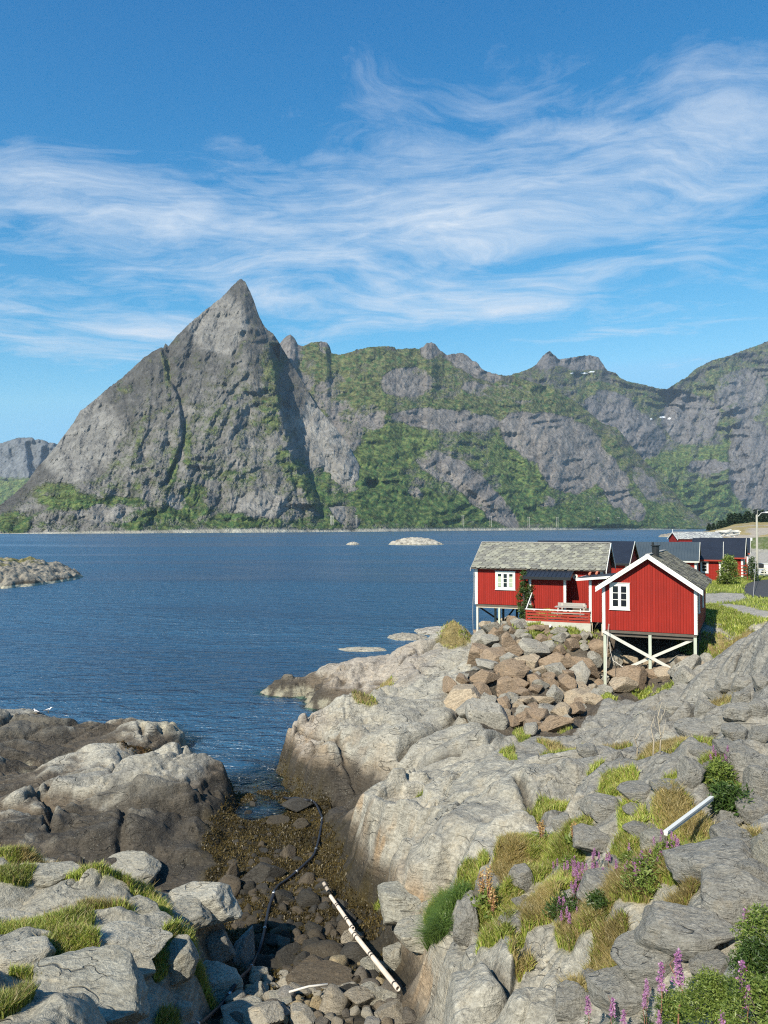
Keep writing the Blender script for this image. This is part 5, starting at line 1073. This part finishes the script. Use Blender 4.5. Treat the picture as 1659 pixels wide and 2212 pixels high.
for (u, v, a, b, lab) in ((808,2096,26,25,'tan boulder lying on top of the white pipe'),(850,2070,24,26,'tall pale boulder right of the white pipe'),(772,2118,14,12,'small rounded tan stone left of the tan boulder'),(806,2152,26,24,'tan boulder with yellow lichen near the pipe end'),(560,2113,24,20,'pale grey boulder right of the hose'),
   (552,2150,24,22,'pale blocky boulder beside the hose near the bottom'),(610,2162,32,16,'pale elongated boulder in the cobbles'),(750,2150,28,22,'dark boulder among the pale cobbles'),(840,2165,30,20,'pale boulder with orange lichen at the right bank foot')):
    big(u, v, a, b, BLKP if u > 790 or u < 700 else ANGW, 'cobble_boulder', lab, 'boulder', 'pale boulders at the channel mouth', int(v), .35)
ELL = []
for o in COL.objects:
    if o.name.split('.')[0] in ('wet_boulder', 'cobble_boulder', 'rock_outcrop') and o.location.y < 31: ELL.append((*o.location, *o.scale))
def gtop(x, y):
    z = gz(x, y)
    for (ex_, ey_, ez_, ea, eb, ec) in ELL:
        q = ((x-ex_)/(ea*.9))**2+((y-ey_)/(eb*.9))**2; z = np.maximum(z, np.where(q < 1, ez_+ec*.66*np.sqrt(np.clip(1-q, 0, 1)), -9))
    return z
def head2(u, v, h):
    X, Y, Z = ray(u, v); hh = math.hypot(X, Y); r = RR[(RR > 8) & (RR < 60)]
    x = r*X/hh; y = r*Y/hh; k = int(np.argmax(CAMH+r*Z/hh-h < gtop(x, y))); return float(x[k]), float(y[k]), float(gtop(x[k], y[k]))
# ------------------------------------------------------------------ hose, pipes, planks, birds
def cat(pts, n=8):
    P_ = np.array(pts, float); P_ = np.vstack([2*P_[0]-P_[1], P_, 2*P_[-1]-P_[-2]]); out = []
    for i in range(1, len(P_)-2):
        for t_ in np.arange(n)/n:
            a, b, c, d = P_[i-1:i+3]; out.append(.5*((2*b)+(-a+c)*t_+(2*a-5*b+4*c-d)*t_*t_+(-a+3*b-3*c+d)*t_**3))
    return np.array(out+[P_[-2]])
hp = []
for (a, b) in ((555,158),(690,165),(760,205),(800,260),(810,300),(795,400),(775,480),(750,540),(690,600),(600,680),(520,740),(485,810),(455,900),(435,1000),(410,1110),(370,1230),(310,1310),(250,1370),(190,1470),(110,1570),(0,1640),(-60,1680)):
    x, y, g = head2(432+.3255*a, 1674+.3255*b, .08); hp.append((x, y, g+.08))
hp = cat(hp, 6); hz_ = hp[:, 2].copy()
for _ in range(1): hz_ = np.convolve(np.pad(hz_, 2, 'edge'), np.ones(5)/5, 'valid')
hp[:, 2] = np.maximum(hz_, gtop(hp[:, 0], hp[:, 1])+.03)
rt = empty('hose', tuple(hp[0]), 0, label='thick black hose curving down the seaweed channel', cat='hose'); hp0 = hp-hp[0]
MB().tube(hp0, .042, 10).build('pipe', M['hose_rubber'], rt, True)
for k in range(9, len(hp0)-2, 14): MB().tube([hp0[k], hp0[k]+(hp0[k+1]-hp0[k])/np.linalg.norm(hp0[k+1]-hp0[k])*.07], .05, 10).build('clamp', M['steel'], rt, True)
# cobbles and stones of the channel bed
cnt = 0; pc = []
CB = [(440,2215),(470,2165),(520,2120),(560,2060),(640,2030),(760,2050),(830,2105),(880,2180),(890,2215)]
WT = [(500,1990),(480,1900),(500,1800),(530,1730),(640,1725),(700,1790),(690,1880),(780,1990),(800,2060),(720,2090),(600,2060),(540,2040)]
for it in range(5200):
    wet = it % 3 == 0
    u = rnd.uniform(440, 890); v = rnd.uniform(1725, 2215)
    if not inpoly(np.array([u]), np.array([v]), WT if wet else CB)[0]: continue
    r = rnd.choice([.32, .25, .2, .16, .13]) if it < 1500 else rnd.choice([.15, .12, .1, .08])
    if wet and v < 1900 and rnd.random() < .85: continue
    x, y, g = hit(u, v)
    if np.min((hp[:, 0]-x)**2+(hp[:, 1]-y)**2) < (r*1.1+.05)**2: continue
    if any((x-a)**2+(y-b)**2 < (.8*(r+c))**2 for a, b, c in pc): continue
    pc.append((x, y, r)); cnt += 1; wt2 = wet or (v < 2120 and rnd.random() < .7)
    cn = rnd.choice(PAL['wet_rock' if wt2 else 'cobble_rock'])[0]; lb = ('small ' if r < .14 else 'medium ' if r < .2 else 'big ')+cn+(' wet stone ' if wt2 else ' dry cobble ')
    stone('cobble', (RNDW if wt2 else RND)[cnt % 8] if cnt % 5 > 1 else (ANGW if wt2 else ANGC)[cnt % 10], (x, y, g+(.02 if wt2 else .2)*r), (r*rnd.uniform(1, 1.5), r*rnd.uniform(.85, 1.2), r*rnd.uniform(.6, 1.)),
          lb+where(u, v), 'stone', lb.replace('stone', 'stones').replace('cobble', 'cobbles')+where(u, v))
    if cnt > 285: break

# ------------------------------------------------------------------ grass, seaweed (stuff)
rs = np.random.RandomState(4)
def blades(name, pts, h, w, mat, label, lean=.5, flat=0.):
    n = len(pts); P = np.asarray(pts); hh = h*rs.uniform(.5, 1.25, n); ang = rs.uniform(0, 2*np.pi, n); ln = lean*rs.uniform(.2, 1., n)*hh
    tw = rs.uniform(0, 2*np.pi, n); wv_ = np.stack([np.cos(tw), np.sin(tw), 0*tw], 1)*(w*rs.uniform(.6, 1.2, n))[:, None]*.5
    dr = np.stack([np.cos(ang)*ln, np.sin(ang)*ln, 0*ln], 1); up = np.stack([0*hh, 0*hh, hh], 1)
    mid = P+dr*.35+up*.6; top = P+dr*1.1+up*(.98-flat)
    V = np.stack([P-wv_, P+wv_, mid-wv_*.8, mid+wv_*.8, top], 1).reshape(-1, 3); b = np.arange(n)[:, None]*5
    Fc = np.concatenate([b+[0, 1, 3], b+[0, 3, 2], b+[2, 3, 4]], 1).reshape(-1, 3)
    o = link(name, npmesh(name, V, Fc, False), M[mat]); return tag(o, label, 'grass', kind='stuff')
ri = lambda A_, x, y: A_[np.clip(np.interp(np.hypot(x, y), RR, LOGR).round().astype(int), 0, NR-1), np.clip(((np.arctan2(x, y)-AZ[0])/(AZ[1]-AZ[0])).round().astype(int), 0, NA-1)]
coll = {'g': [], 't': [], 'd': []}; farg = []
for (u, v, z, ru, rv, kd) in GRASS:
    cx, cy = atz(u, v, z); d = float(max(cy, 3)); sx = ru*d/F*1.25; sy = rv*d*d/(F*(CAMH-z))*1.25
    n = int(min(16000, ru*rv*(6. if d < 20 else 4.5)))
    a = rs.uniform(0, 2*np.pi, n); r = np.sqrt(rs.uniform(0, 1, n)); x = cx+sx*r*np.cos(a); y = cy+sy*r*np.sin(a)
    g = ri(gveg, x, y); dd_ = ri(gdry, x, y); ok = g > .28+.25*rs.uniform(0, 1, n); x, y, dd_ = x[ok], y[ok], dd_[ok]; p = np.stack([x, y, gz(x, y)-.01], 1)
    dry = dd_ > rs.uniform(.15, .9, len(x))
    if kd == 't': coll['t'].append(p)
    else:
        dry = dry | (rs.uniform(0, 1, len(x)) < .14); 
        (farg if d > 30 else coll['g']).append(p[~dry]); coll['d'].append(p[dry])
Q = np.concatenate(coll['g']); blades('green_grass', Q, .17, .016, 'green_grass', 'fresh green grass growing in clefts and hollows of the rocks', .7)
Q = np.concatenate(farg); 
x = rs.uniform(12, 40, 60000); y = rs.uniform(36, 78, 60000); ok = (ri(terr, x, y) > .4) & (ri(gveg, x, y) > .3); Q = np.concatenate([Q, np.stack([x[ok], y[ok], gz(x[ok], y[ok])], 1)])
blades('meadow_grass', Q, .2, .05, 'green_grass', 'short green meadow grass on the terrace around the cabins', .6)
blades('dry_grass', np.concatenate(coll['d']), .21, .014, 'dry_grass', 'dry straw coloured grass between the boulders', .8)
blades('tall_grass', np.repeat(np.concatenate(coll['t']), 2, 0)+rs.normal(0, .04, (2*sum(map(len, coll['t'])), 3))*[1, 1, 0], .30, .014, 'deep_grass', 'tall dark green grass hanging over the channel edge', 1.5, .3)
n = 60000; x = rs.uniform(-6.5, .5, n); y = rs.uniform(15, 33, n); g = ri(ginch, x, y); nn_ = fbm(x/.8, y/.8, 3, 91); z = gz(x, y)
ok = (g > .5) & (z > -.12) & (z < np.where(y > 20, .62, 1.05)) & (nn_ > -.08-.30*(y > 20)); p = np.stack([x, y, z], 1)[ok]
o = blades('seaweed', p, .10, .035, 'seaweed_fronds', 'olive brown seaweed covering the bed of the channel', 1.6, .5); o['category'] = 'seaweed'
n = 30000; x = rs.uniform(-18, -6, n); y = rs.uniform(25, 40, n); ok = ri(wrk, x, y) > .4; p = np.stack([x, y, gz(x, y)], 1)[ok]
o = blades('seaweed', p, .09, .05, 'seaweed_fronds', 'rust brown seaweed in patches on the dark left rocks', 1.6, .5); o['category'] = 'seaweed'

# ------------------------------------------------------------------ plants
def leafquads(P, size, elong=2.2, up=.3, rnd_=None):
    n = len(P); d = rs.normal(0, 1, (n, 3)); d[:, 2] = d[:, 2]*.6+up; d /= np.linalg.norm(d, axis=1)[:, None]
    s_ = np.cross(d, rs.normal(0, 1, (n, 3))); s_ /= np.linalg.norm(s_, axis=1)[:, None]; L = size*rs.uniform(.6, 1.3, n)[:, None]
    V = np.stack([P, P+d*L*.5+s_*L/elong*.5, P+d*L, P+d*L*.5-s_*L/elong*.5], 1).reshape(-1, 3)
    return V, np.arange(n)[:, None]*4+np.arange(4)
def cloud(clumps, n):
    c = np.array(clumps, float); w = c[:, 3]**2; k = rs.choice(len(c), n, p=w/w.sum()); d = rs.normal(0, 1, (n, 3)); d /= np.linalg.norm(d, axis=1)[:, None]
    r = c[k, 3]*rs.uniform(.45, 1.05, n); return c[k, :3]+d*r[:, None]*[1, 1, .85]
def shrub(name, loc, h, w, n, leaf, mat, label, cat, trunk=.15, crownname='crown', elong=2.2, grp=None, seed=0, nc=14, lowc=.15):
    r_ = random.Random(seed); rt = empty(name, loc, 0, label=label, cat=cat, group=grp); tb = MB(); cl = []
    for k in range(nc):
        t_ = lowc+(1-lowc)*(k+.5)/nc; ww = w*.5*math.sin(math.pi*min(1, (t_*.8+.18)))**.7; a = k*2.4+r_.uniform(-.4, .4); q = r_.uniform(.3, .85)*ww
        c = (q*math.cos(a), q*math.sin(a), h*t_); cl.append((*c, w*r_.uniform(.15, .26)))
        tb.tube([(r_.uniform(-.03, .03), r_.uniform(-.03, .03), -.1), (c[0]*.35, c[1]*.35, c[2]*.55), c], [.02*h*.5+.008, .012*h*.5+.005, .004], 5)
    tb.build('trunk', M['dark_wood'], rt, True); V, Fc = leafquads(cloud(cl, n), leaf, elong)
    link(crownname, npmesh(name, V, Fc, False), M[mat], rt); return rt
x, y, g = hit(1133, 1349); shrub('rowan_tree', (x, y, g), 3.2, 1.15, 4200, .12, 'leaf_dark', 'small leafy rowan tree at the left corner of the red deck', 'tree', seed=3, nc=20, lowc=.06)
x, y, g = gp(1575, 1264); shrub('round_bush', (x, y, g), 2.5, 2.1, 5200, .15, 'leaf_bright', 'round green bush standing in front of the far cabins', 'bush', seed=4, nc=22, lowc=.08)
x, y, g = gp(1624, 1257); shrub('thin_bush', (x, y, g), 2.3, 1.6, 1700, .14, 'leaf_dark', 'thin loose bush between the round bush and the lamp post', 'bush', seed=5)
for k, (u, v, w, h, n, mt, lab) in enumerate(((1550,2170,.62,.34,9000,'leaf_bright','broad fern like green bush at the bottom right corner'),(1640,2120,.45,.42,6000,'leaf_dark','dark green bush at the right edge above the ferny one'),(1650,2060,.5,.45,4500,'leaf_bright','grey green willow bush at the right edge below the huge boulder'),
      (1460,2195,.4,.22,3500,'leaf_bright','low green herbs at the bottom under the fireweed'),(1555,1690,.75,.5,2600,'leaf_bright','dark green leafy patch beside the upper end of the white plank'),(1575,1735,.8,.4,2600,'leaf_dark','dark green leaves below the plank end at the right'),
      (1640,2200,.5,.3,4000,'leaf_bright','light green herbs in the bottom right corner'))):
    x, y, g = head(u, v, h*.4); shrub('shrub', (x, y, g), h, w, n, .034 if v > 1900 else .09, mt, lab, 'shrub', seed=20+k, elong=3.5, nc=16, lowc=.05)
for k, (u, v, w, h) in enumerate(((1235,1880,.8,.3),(1222,1968,.8,.3),(1402,1893,1.0,.4),(1450,1850,.7,.3),(1290,1960,.5,.4),(1365,1870,.6,.3))):
    x, y, g = head(u, v, h*.4); shrub('herb_patch', (x, y, g), h*.8, w*.8, 1400, .08, 'leaf_bright' if k in (0, 2, 3, 5) else 'leaf_dark', ('small ' if w < .8 else 'broad ')+'dark leafy herb patch '+where(u, v)+(' upper part' if v < 1880 else ' lower part'), 'shrub', elong=4.5, grp='fireweed foliage patches', seed=40+k, nc=12, lowc=.02)
def fireweed_mesh(seed, near):
    r_ = random.Random(seed); st = MB(); H_ = 1.; pts = [(r_.uniform(-.02, .02)*k, r_.uniform(-.02, .02)*k, k/5) for k in range(6)]; st.tube(pts, [.009, .008, .007, .006, .004, .002], 5)
    zz = rs.uniform(.08, .66, 60); a = rs.uniform(0, 6.3, len(zz)); Lp = np.stack([np.cos(a)*.012, np.sin(a)*.012, zz], 1); n = len(zz)
    d = np.stack([np.cos(a), np.sin(a), .55+0*a], 1)*(.13*(1.15-zz))[:, None]*rs.uniform(.7, 1.2, n)[:, None]; s_ = np.cross(d, [0, 0, 1.]); s_ *= .10
    LV = np.stack([Lp, Lp+d*.5+s_, Lp+d-[0, 0, .02], Lp+d*.5-s_], 1).reshape(-1, 3); LF = np.arange(n)[:, None]*4+np.arange(4)
    m = 170 if near else 60; z = rs.uniform(.66, .98, m); a = rs.uniform(0, 6.3, m); rr_ = .042*(1.02-z)/.36+.006; P = np.stack([np.cos(a)*rr_, np.sin(a)*rr_, z], 1); FV, FF = leafquads(P, .034 if near else .055, 1.3, .1)
    return st, npmesh('fireweed_leaves', LV, LF, False), npmesh('fireweed_flowers', FV, FF, False)
FW = []
for k in range(3):
    a_ = fireweed_mesh(k, True); FW.append(a_)
FWm = []
for st, lv, fv in FW:
    o = st.build('stem', M['red_stem']); FWm.append((o.data, lv, fv)); bpy.data.objects.remove(o); lv.materials.append(M['leaf_dark']); fv.materials.append(M['fireweed_petals'])
def fireweed(u, v, h, label, k, grp='fireweed plants'):
    x, y, g = head(u, v, h*.82); rt = empty('fireweed_plant', (x, y, g-.02), rnd.uniform(0, 6), label=label, cat='flower', group=grp); rt.scale = (h*rnd.uniform(.9, 1.1),)*2+(h,)
    for nm, me_ in zip(('stem', 'foliage', 'flower_spike'), FWm[k % 3]): o = bpy.data.objects.new(nm, me_); COL.objects.link(o); o.parent = rt
NEARF = [(1428,2110,1.0,'tall magenta fireweed spike in front of the boulder below the dark hollow'),(1466,2088,1.1,'tallest pink fireweed spike right under the dark hollow'),(1612,1992,.8,'magenta fireweed spike at the right against the huge smooth boulder'),(1603,2105,.8,'pink fireweed spike rising from the dark bush at the right'),
 (1270,2170,.7,'lone pink fireweed at the bottom left of the bluish boulder'),(1323,2182,.7,'pink fireweed at the bottom, second from the left'),(1347,2204,.6,'magenta fireweed cut by the bottom edge, third from the left'),(1397,2138,.6,'faint pink fireweed left of the tall magenta spike'),
 (1424,2206,.6,'magenta fireweed low at the bottom beside the herbs'),(1617,2170,.6,'small pink fireweed over the ferny bush at the right'),(1392,2165,.5,'small fireweed with few flowers above the bottom herbs'),(1560,2200,.5,'small fireweed inside the fern like bush')]
for k, (u, v, h, lab) in enumerate(NEARF): fireweed(u, v, h*.85, lab, k)
for k in range(120):
    c = rnd.choice([(1235,1866,34,16,3),(1275,1880,36,14,2),(1400,1846,46,18,6),(1375,1868,30,12,3),(1440,1820,30,12,2),(1222,1958,28,22,3),(1300,1850,30,10,1),(1250,1925,28,16,2),(1462,1850,28,14,1),(1560,1640,22,20,1)])
    u, v = rnd.gauss(c[0], c[2]*.55), rnd.gauss(c[1], c[3]*.6); fh = rnd.uniform(.28, .46)
    fireweed(u, v, fh, ('tall' if fh > .40 else 'short' if fh < .34 else 'middling')+(' front' if v > c[1]+3 else ' rear' if v < c[1]-3 else '')+' pink fireweed '+where(u, v), k, 'fireweed plants '+where(u, v))
for k, (u, v) in enumerate(((1122,1895),(1190,1895),(1115,1925),(1170,2030),(1300,1970),(1075,1915))[:0]): pass
for (u, v, h, lab) in ((1040,1915,.75,'orange seeding dock plant above the tall green grass'),(1056,1910,.8,'taller orange dock plant right of the first one'),(1064,1950,.6,'yellowish dock plant in front of the grey slab'),(1169,1792,.5,'small orange dock plant at the top of the grass patch'),(1240,1800,.5,'pale yellow green dock stalk beside the tan boulder')):
    x, y, g = head(u, v, h*.6); rt = empty('dock_plant', (x, y, g), 0, label=lab, cat='plant'); mb = MB(); pp = []
    for q in range(4): a = q*1.7; mb.tube([(0, 0, 0), (.05*math.cos(a), .05*math.sin(a), h*(.75+.08*q))], [.008, .003], 5); pp += [(.05*math.cos(a)*t_, .05*math.sin(a)*t_, h*(.75+.08*q)*t_) for t_ in np.linspace(.5, 1, 60)]
    mb.build('stem', M['red_stem'], rt); V, Fc = leafquads(np.array(pp)+rs.normal(0, .012, (len(pp), 3)), .035, 1.4); link('seed_head', npmesh('dock', V, Fc, False), M['dock_seed'], rt)
    V, Fc = leafquads(rs.normal(0, .08, (40, 3))*[1, 1, .6]+[0, 0, h*.25], .14, 2.6); link('leaves', npmesh('dock', V, Fc, False), M['leaf_bright'], rt)
# dead shrub: bleached bare branches
for (u, v, h, lab, sd) in ((1425,1630,1.15,'tall bleached dead branch standing among the grey rocks',1),(1375,1636,.6,'short forked bleached twig left of the tall dead branch',2),(1410,1632,.9,'thin bleached stick between the fork and the tall dead branch',3)):
    x, y, g = hit(u, v); r_ = random.Random(sd); mb = MB()
    mb.tube([(0, 0, -.1), (.03, 0, h*.35), (-.03, .02, h*.7), (.05, .0, h)], [.02, .015, .010, .004], 6)
    for q in range(6 if sd != 3 else 1):
        z0_ = h*r_.uniform(.25, .75); a = r_.uniform(0, 6.3); l = h*r_.uniform(.2, .42); mb.tube([(0, 0, z0_), (l*.3*math.cos(a), l*.3*math.sin(a), z0_+l*.5), (l*.42*math.cos(a), l*.3*math.sin(a), z0_+l)], [.008, .006, .002], 5)
    tag(mb.build('dead_branch', M['raw_wood'], None, True, (x, y, g)), lab, 'branch')
# conifers behind the knoll
def spruce(seed):
    h = 6.5; pts = []; r_ = np.random.RandomState(seed)
    for z in np.linspace(.12, .98, 26):
        n = int(46*(1-z))+5; a = r_.uniform(0, 6.3, n); rr_ = h*.24*(1-z)*r_.uniform(.25, 1.1, n)+.05; pts += list(np.stack([np.cos(a)*rr_, np.sin(a)*rr_, h*z-rr_*.25+r_.uniform(-.1, .1, n)], 1))
    V, Fc = leafquads(np.array(pts), .75, 1.7, -.1); tr_ = MB().tube([(0, 0, -.5), (0, 0, h*.9)], [.16, .03], 6)
    return npmesh('spruce_crown', V, Fc, False), tr_
SP = []
for k in range(3):
    cm, tr_ = spruce(k); cm.materials.append(M['conifer_needles']); o = tr_.build('trunk', M['dark_wood']); SP.append((cm, o.data)); bpy.data.objects.remove(o)
for k in range(26):
    u = 1528+k*6.2+rnd.uniform(-3, 3); d = 505+rnd.uniform(-12, 25); s_ = rnd.uniform(.7, 1.15)*(1.25 if u > 1570 else .8); x = (u-CX)/F*d
    vt = np.interp(u, [1520,1560,1600,1659,1700],[1146,1138,1130,1126,1126]); z0_ = CAMH+(HZ-vt)*d/F-1.
    rt = empty('spruce_tree', (x, d, z0_), rnd.uniform(0, 6), label=('tall' if s_ > 1.05 else 'small' if s_ < .75 else 'middling')+' dark spruce '+('at the left end' if u < 1570 else 'in the middle' if u < 1625 else 'at the right end')+' of the row behind the knoll', cat='tree', group='spruce trees behind the knoll'); rt.scale = (s_*1.5, s_*1.5, s_)
    for nm, me_ in zip(('crown', 'trunk'), SP[k % 3]): o = bpy.data.objects.new(nm, me_); COL.objects.link(o); o.parent = rt
# pale driftwood-like heap on the knoll shore
x, y, g = float(atd(1572, 1146, 425)[0]), 425., 5.5; mb = MB(); r_ = random.Random(3)
for k in range(34): a = r_.uniform(-.6, .6); cx_ = r_.uniform(-4.5, 4.5); z_ = r_.uniform(.2, 3.2); mb.bar((cx_-3*math.cos(a), r_.uniform(-2, 2), z_), (cx_+3*math.cos(a), r_.uniform(-2, 2), z_+math.sin(a)*1.5), .45)
tag(mb.build('timber_pile', M['bleached_wood'], None, False, (x, y, g)), 'pile of pale bleached timber on the knoll shore', 'timber', kind='stuff')
# power poles along the far shore
for k, (u, v) in enumerate(((715,1128),(720,1128),(770,1127),(1000,1127),(1060,1128),(1142,1130),(1204,1131),(1292,1130),(1336,1130))):
    S_ = float(SH(u)); sk_ = float(curve([(560,740),(750,765),(905,754),(1104,811),(1262,882),(1360,958),(1453,1061)], u)); R__ = float(RB(u, sk_, S_)); vs_ = HZ+CAMH*F/S_
    d = S_+(R__-S_)*.8*(vs_-v)/(vs_-sk_)-25; x, y, z = [float(q) for q in atd(u, v, d)]; wd_ = 2.2 if k > 2 else 1.; hh = 15*d/2200+3
    rt = empty('power_pole', (x, y, z), 0, label='pale twin legged power pole on the green slope across the fjord', cat='power pole', group='power poles along the far shore')
    for s_ in (-1, 1): MB().tube([(s_*wd_, 0, -14), (s_*wd_, 0, hh)], .35, 6).build('leg', M['bleached_wood'], rt)
    MB().box(-wd_*2, wd_*2, -.2, .2, hh-1.4, hh-1.).build('crossarm', M['bleached_wood'], rt)
def pipe(u0, v0, z0_, u1, v1, z1_, r, lab, bands):
    a = np.array(zpt(u0, v0, z0_)); b = np.array(zpt(u1, v1, z1_)); rt = empty('pipe', tuple(a), 0, label=lab, cat='pipe'); d = b-a; L = np.linalg.norm(d); dn = d/L
    n = 14; ring_ = MB(); aa = np.cross(dn, (0, 0, 1)); aa /= np.linalg.norm(aa); cc = np.cross(dn, aa)
    for rad_, e0, e1, inv in ((r, 0, L, 0), (r*.82, 0, L, 1)):
        b_ = len(ring_.v)
        for e in (e0, e1):
            for k in range(n): ring_.v.append(tuple(dn*e+rad_*(aa*math.cos(2*math.pi*k/n)+cc*math.sin(2*math.pi*k/n))))
        for k in range(n): q = (b_+k, b_+(k+1) % n, b_+n+(k+1) % n, b_+n+k); ring_.f.append(q[::-1] if inv else q)
    for k in range(n):
        for e in (0, n): ring_.f.append((e+k, e+(k+1) % n, 2*n+e+(k+1) % n, 2*n+e+k))
    ring_.build('tube', M['pipe_plastic'], rt, True)
    for t_ in bands: MB().tube([dn*L*t_, dn*(L*t_+.05)], r*1.13, 14).build('band', M['pipe_band'], rt, True)
pipe(699, 1907, .75, 709, 1924, .62, .05, 'short broken stub of white pipe stuck in the seaweed', (.4,))
pipe(714, 1936, .72, 763, 2006, .98, .046, 'upper piece of the broken white pipe lying in the channel', (.28, .33, .70, .76, .95))
pipe(757, 2008, 1.08, 860, 2136, 1.62, .05, 'long lower piece of the broken white pipe held down by a tan boulder', (.1, .15, .46, .5, .93))
a = np.array(zpt(624, 2143, 1.5)); b = np.array(zpt(708, 2126, 1.55)); tag(MB().tube([(0, 0, 0), tuple((b-a)*.5+[0, 0, .03]), tuple(b-a)], .022, 6).build('stick', M['bleached_wood'], None, True, tuple(a)), 'thin pale stick lying across the cobbles', 'stick')
x0_, y0_, g0_ = head(1438, 1798, .32); x1_, y1_, g1_ = head(1538, 1722, .45); a = np.array((x0_, y0_, g0_+.32)); b = np.array((x1_, y1_, g1_+.45)); d = (b-a)
rt = empty('plank', tuple(a), 0, label='long white painted board leaning down from the green leaves', cat='board'); MB().bar((0, 0, 0), d, .06, .03).build('board', M['white_paint'], rt); MB().bar(np.array((0, 0, -.034)), d+[0, 0, -.034], .05, .035).build('batten', M['old_white_paint'], rt)
def gull(u, v, lab, rz, s_=1., dep=None):
    x, y, g = hit(u, v); rt = empty('gull', (x, y, g), rz, label=lab, cat='bird'); rt.scale = (s_, s_, s_)
    MB().tube([(-.26, 0, .17), (-.2, 0, .18), (-.08, 0, .19), (.06, 0, .21), (.15, 0, .26), (.19, 0, .33), (.23, 0, .37), (.28, 0, .37), (.31, 0, .36)], [.01, .045, .085, .095, .065, .045, .05, .035, .01], 12).build('body', M['gull_white'], rt, True)
    for k in (-1, 1):
        MB().tube([(-.34, k*.03, .17), (-.18, k*.075, .205), (.0, k*.085, .225), (.1, k*.07, .235)], [.008, .035, .045, .02], 8).build('wing', M['gull_grey'], rt, True); MB().tube([(.02, k*.035, .0), (.02, k*.035, .14)], .008, 5).build('leg', M['gull_beak'], rt)
    MB().tube([(.30, 0, .365), (.37, 0, .35)], [.015, .004], 6).build('beak', M['gull_beak'], rt)
gull(104, 1539, 'black and white gull standing on top of the dark left rocks', .3, .7); gull(79, 1543, 'white gull resting left of the standing one on the dark rocks', 2.8, .6)
gull(1189, 1361, 'white gull standing on the grass below the red deck', 1.2, .9)
# small tide pools left on the channel bed
# ------------------------------------------------------------------ haze over the fjord

hb = MB().box(-6500, 7000, -60, 9000, -6, 1250); hz = hb.build('haze', None); hz['kind'] = 'stuff'; hz['category'] = 'haze'; hz['label'] = 'thin blue summer haze over the fjord'
m, t = newmat('haze'); t.t.links.new(t.n('ShaderNodeVolumePrincipled', {'Color': (.62, .80, 1., 1), 'Density': .000045, 'Anisotropy': .1}).outputs[0], t.n('ShaderNodeOutputMaterial').inputs[1])
hz.data.materials.append(m)

# look-alikes that share a label get their place in the row
by = {}
for o in COL.objects:
    if o.parent is None and o.get('group') and o.get('label'): by.setdefault(o['label'], []).append(o)
for lab, os_ in by.items():
    n = len(os_)
    if 1 < n < 10:
        os_.sort(key=lambda o: o.location.x/max(o.location.y, 1))
        for i, o in enumerate(os_): o['label'] = ('leftmost ' if i == 0 else 'rightmost ' if i == n-1 else ('second', 'third', 'fourth', 'fifth', 'sixth', 'seventh', 'eighth')[i-1]+' from left, ')+lab
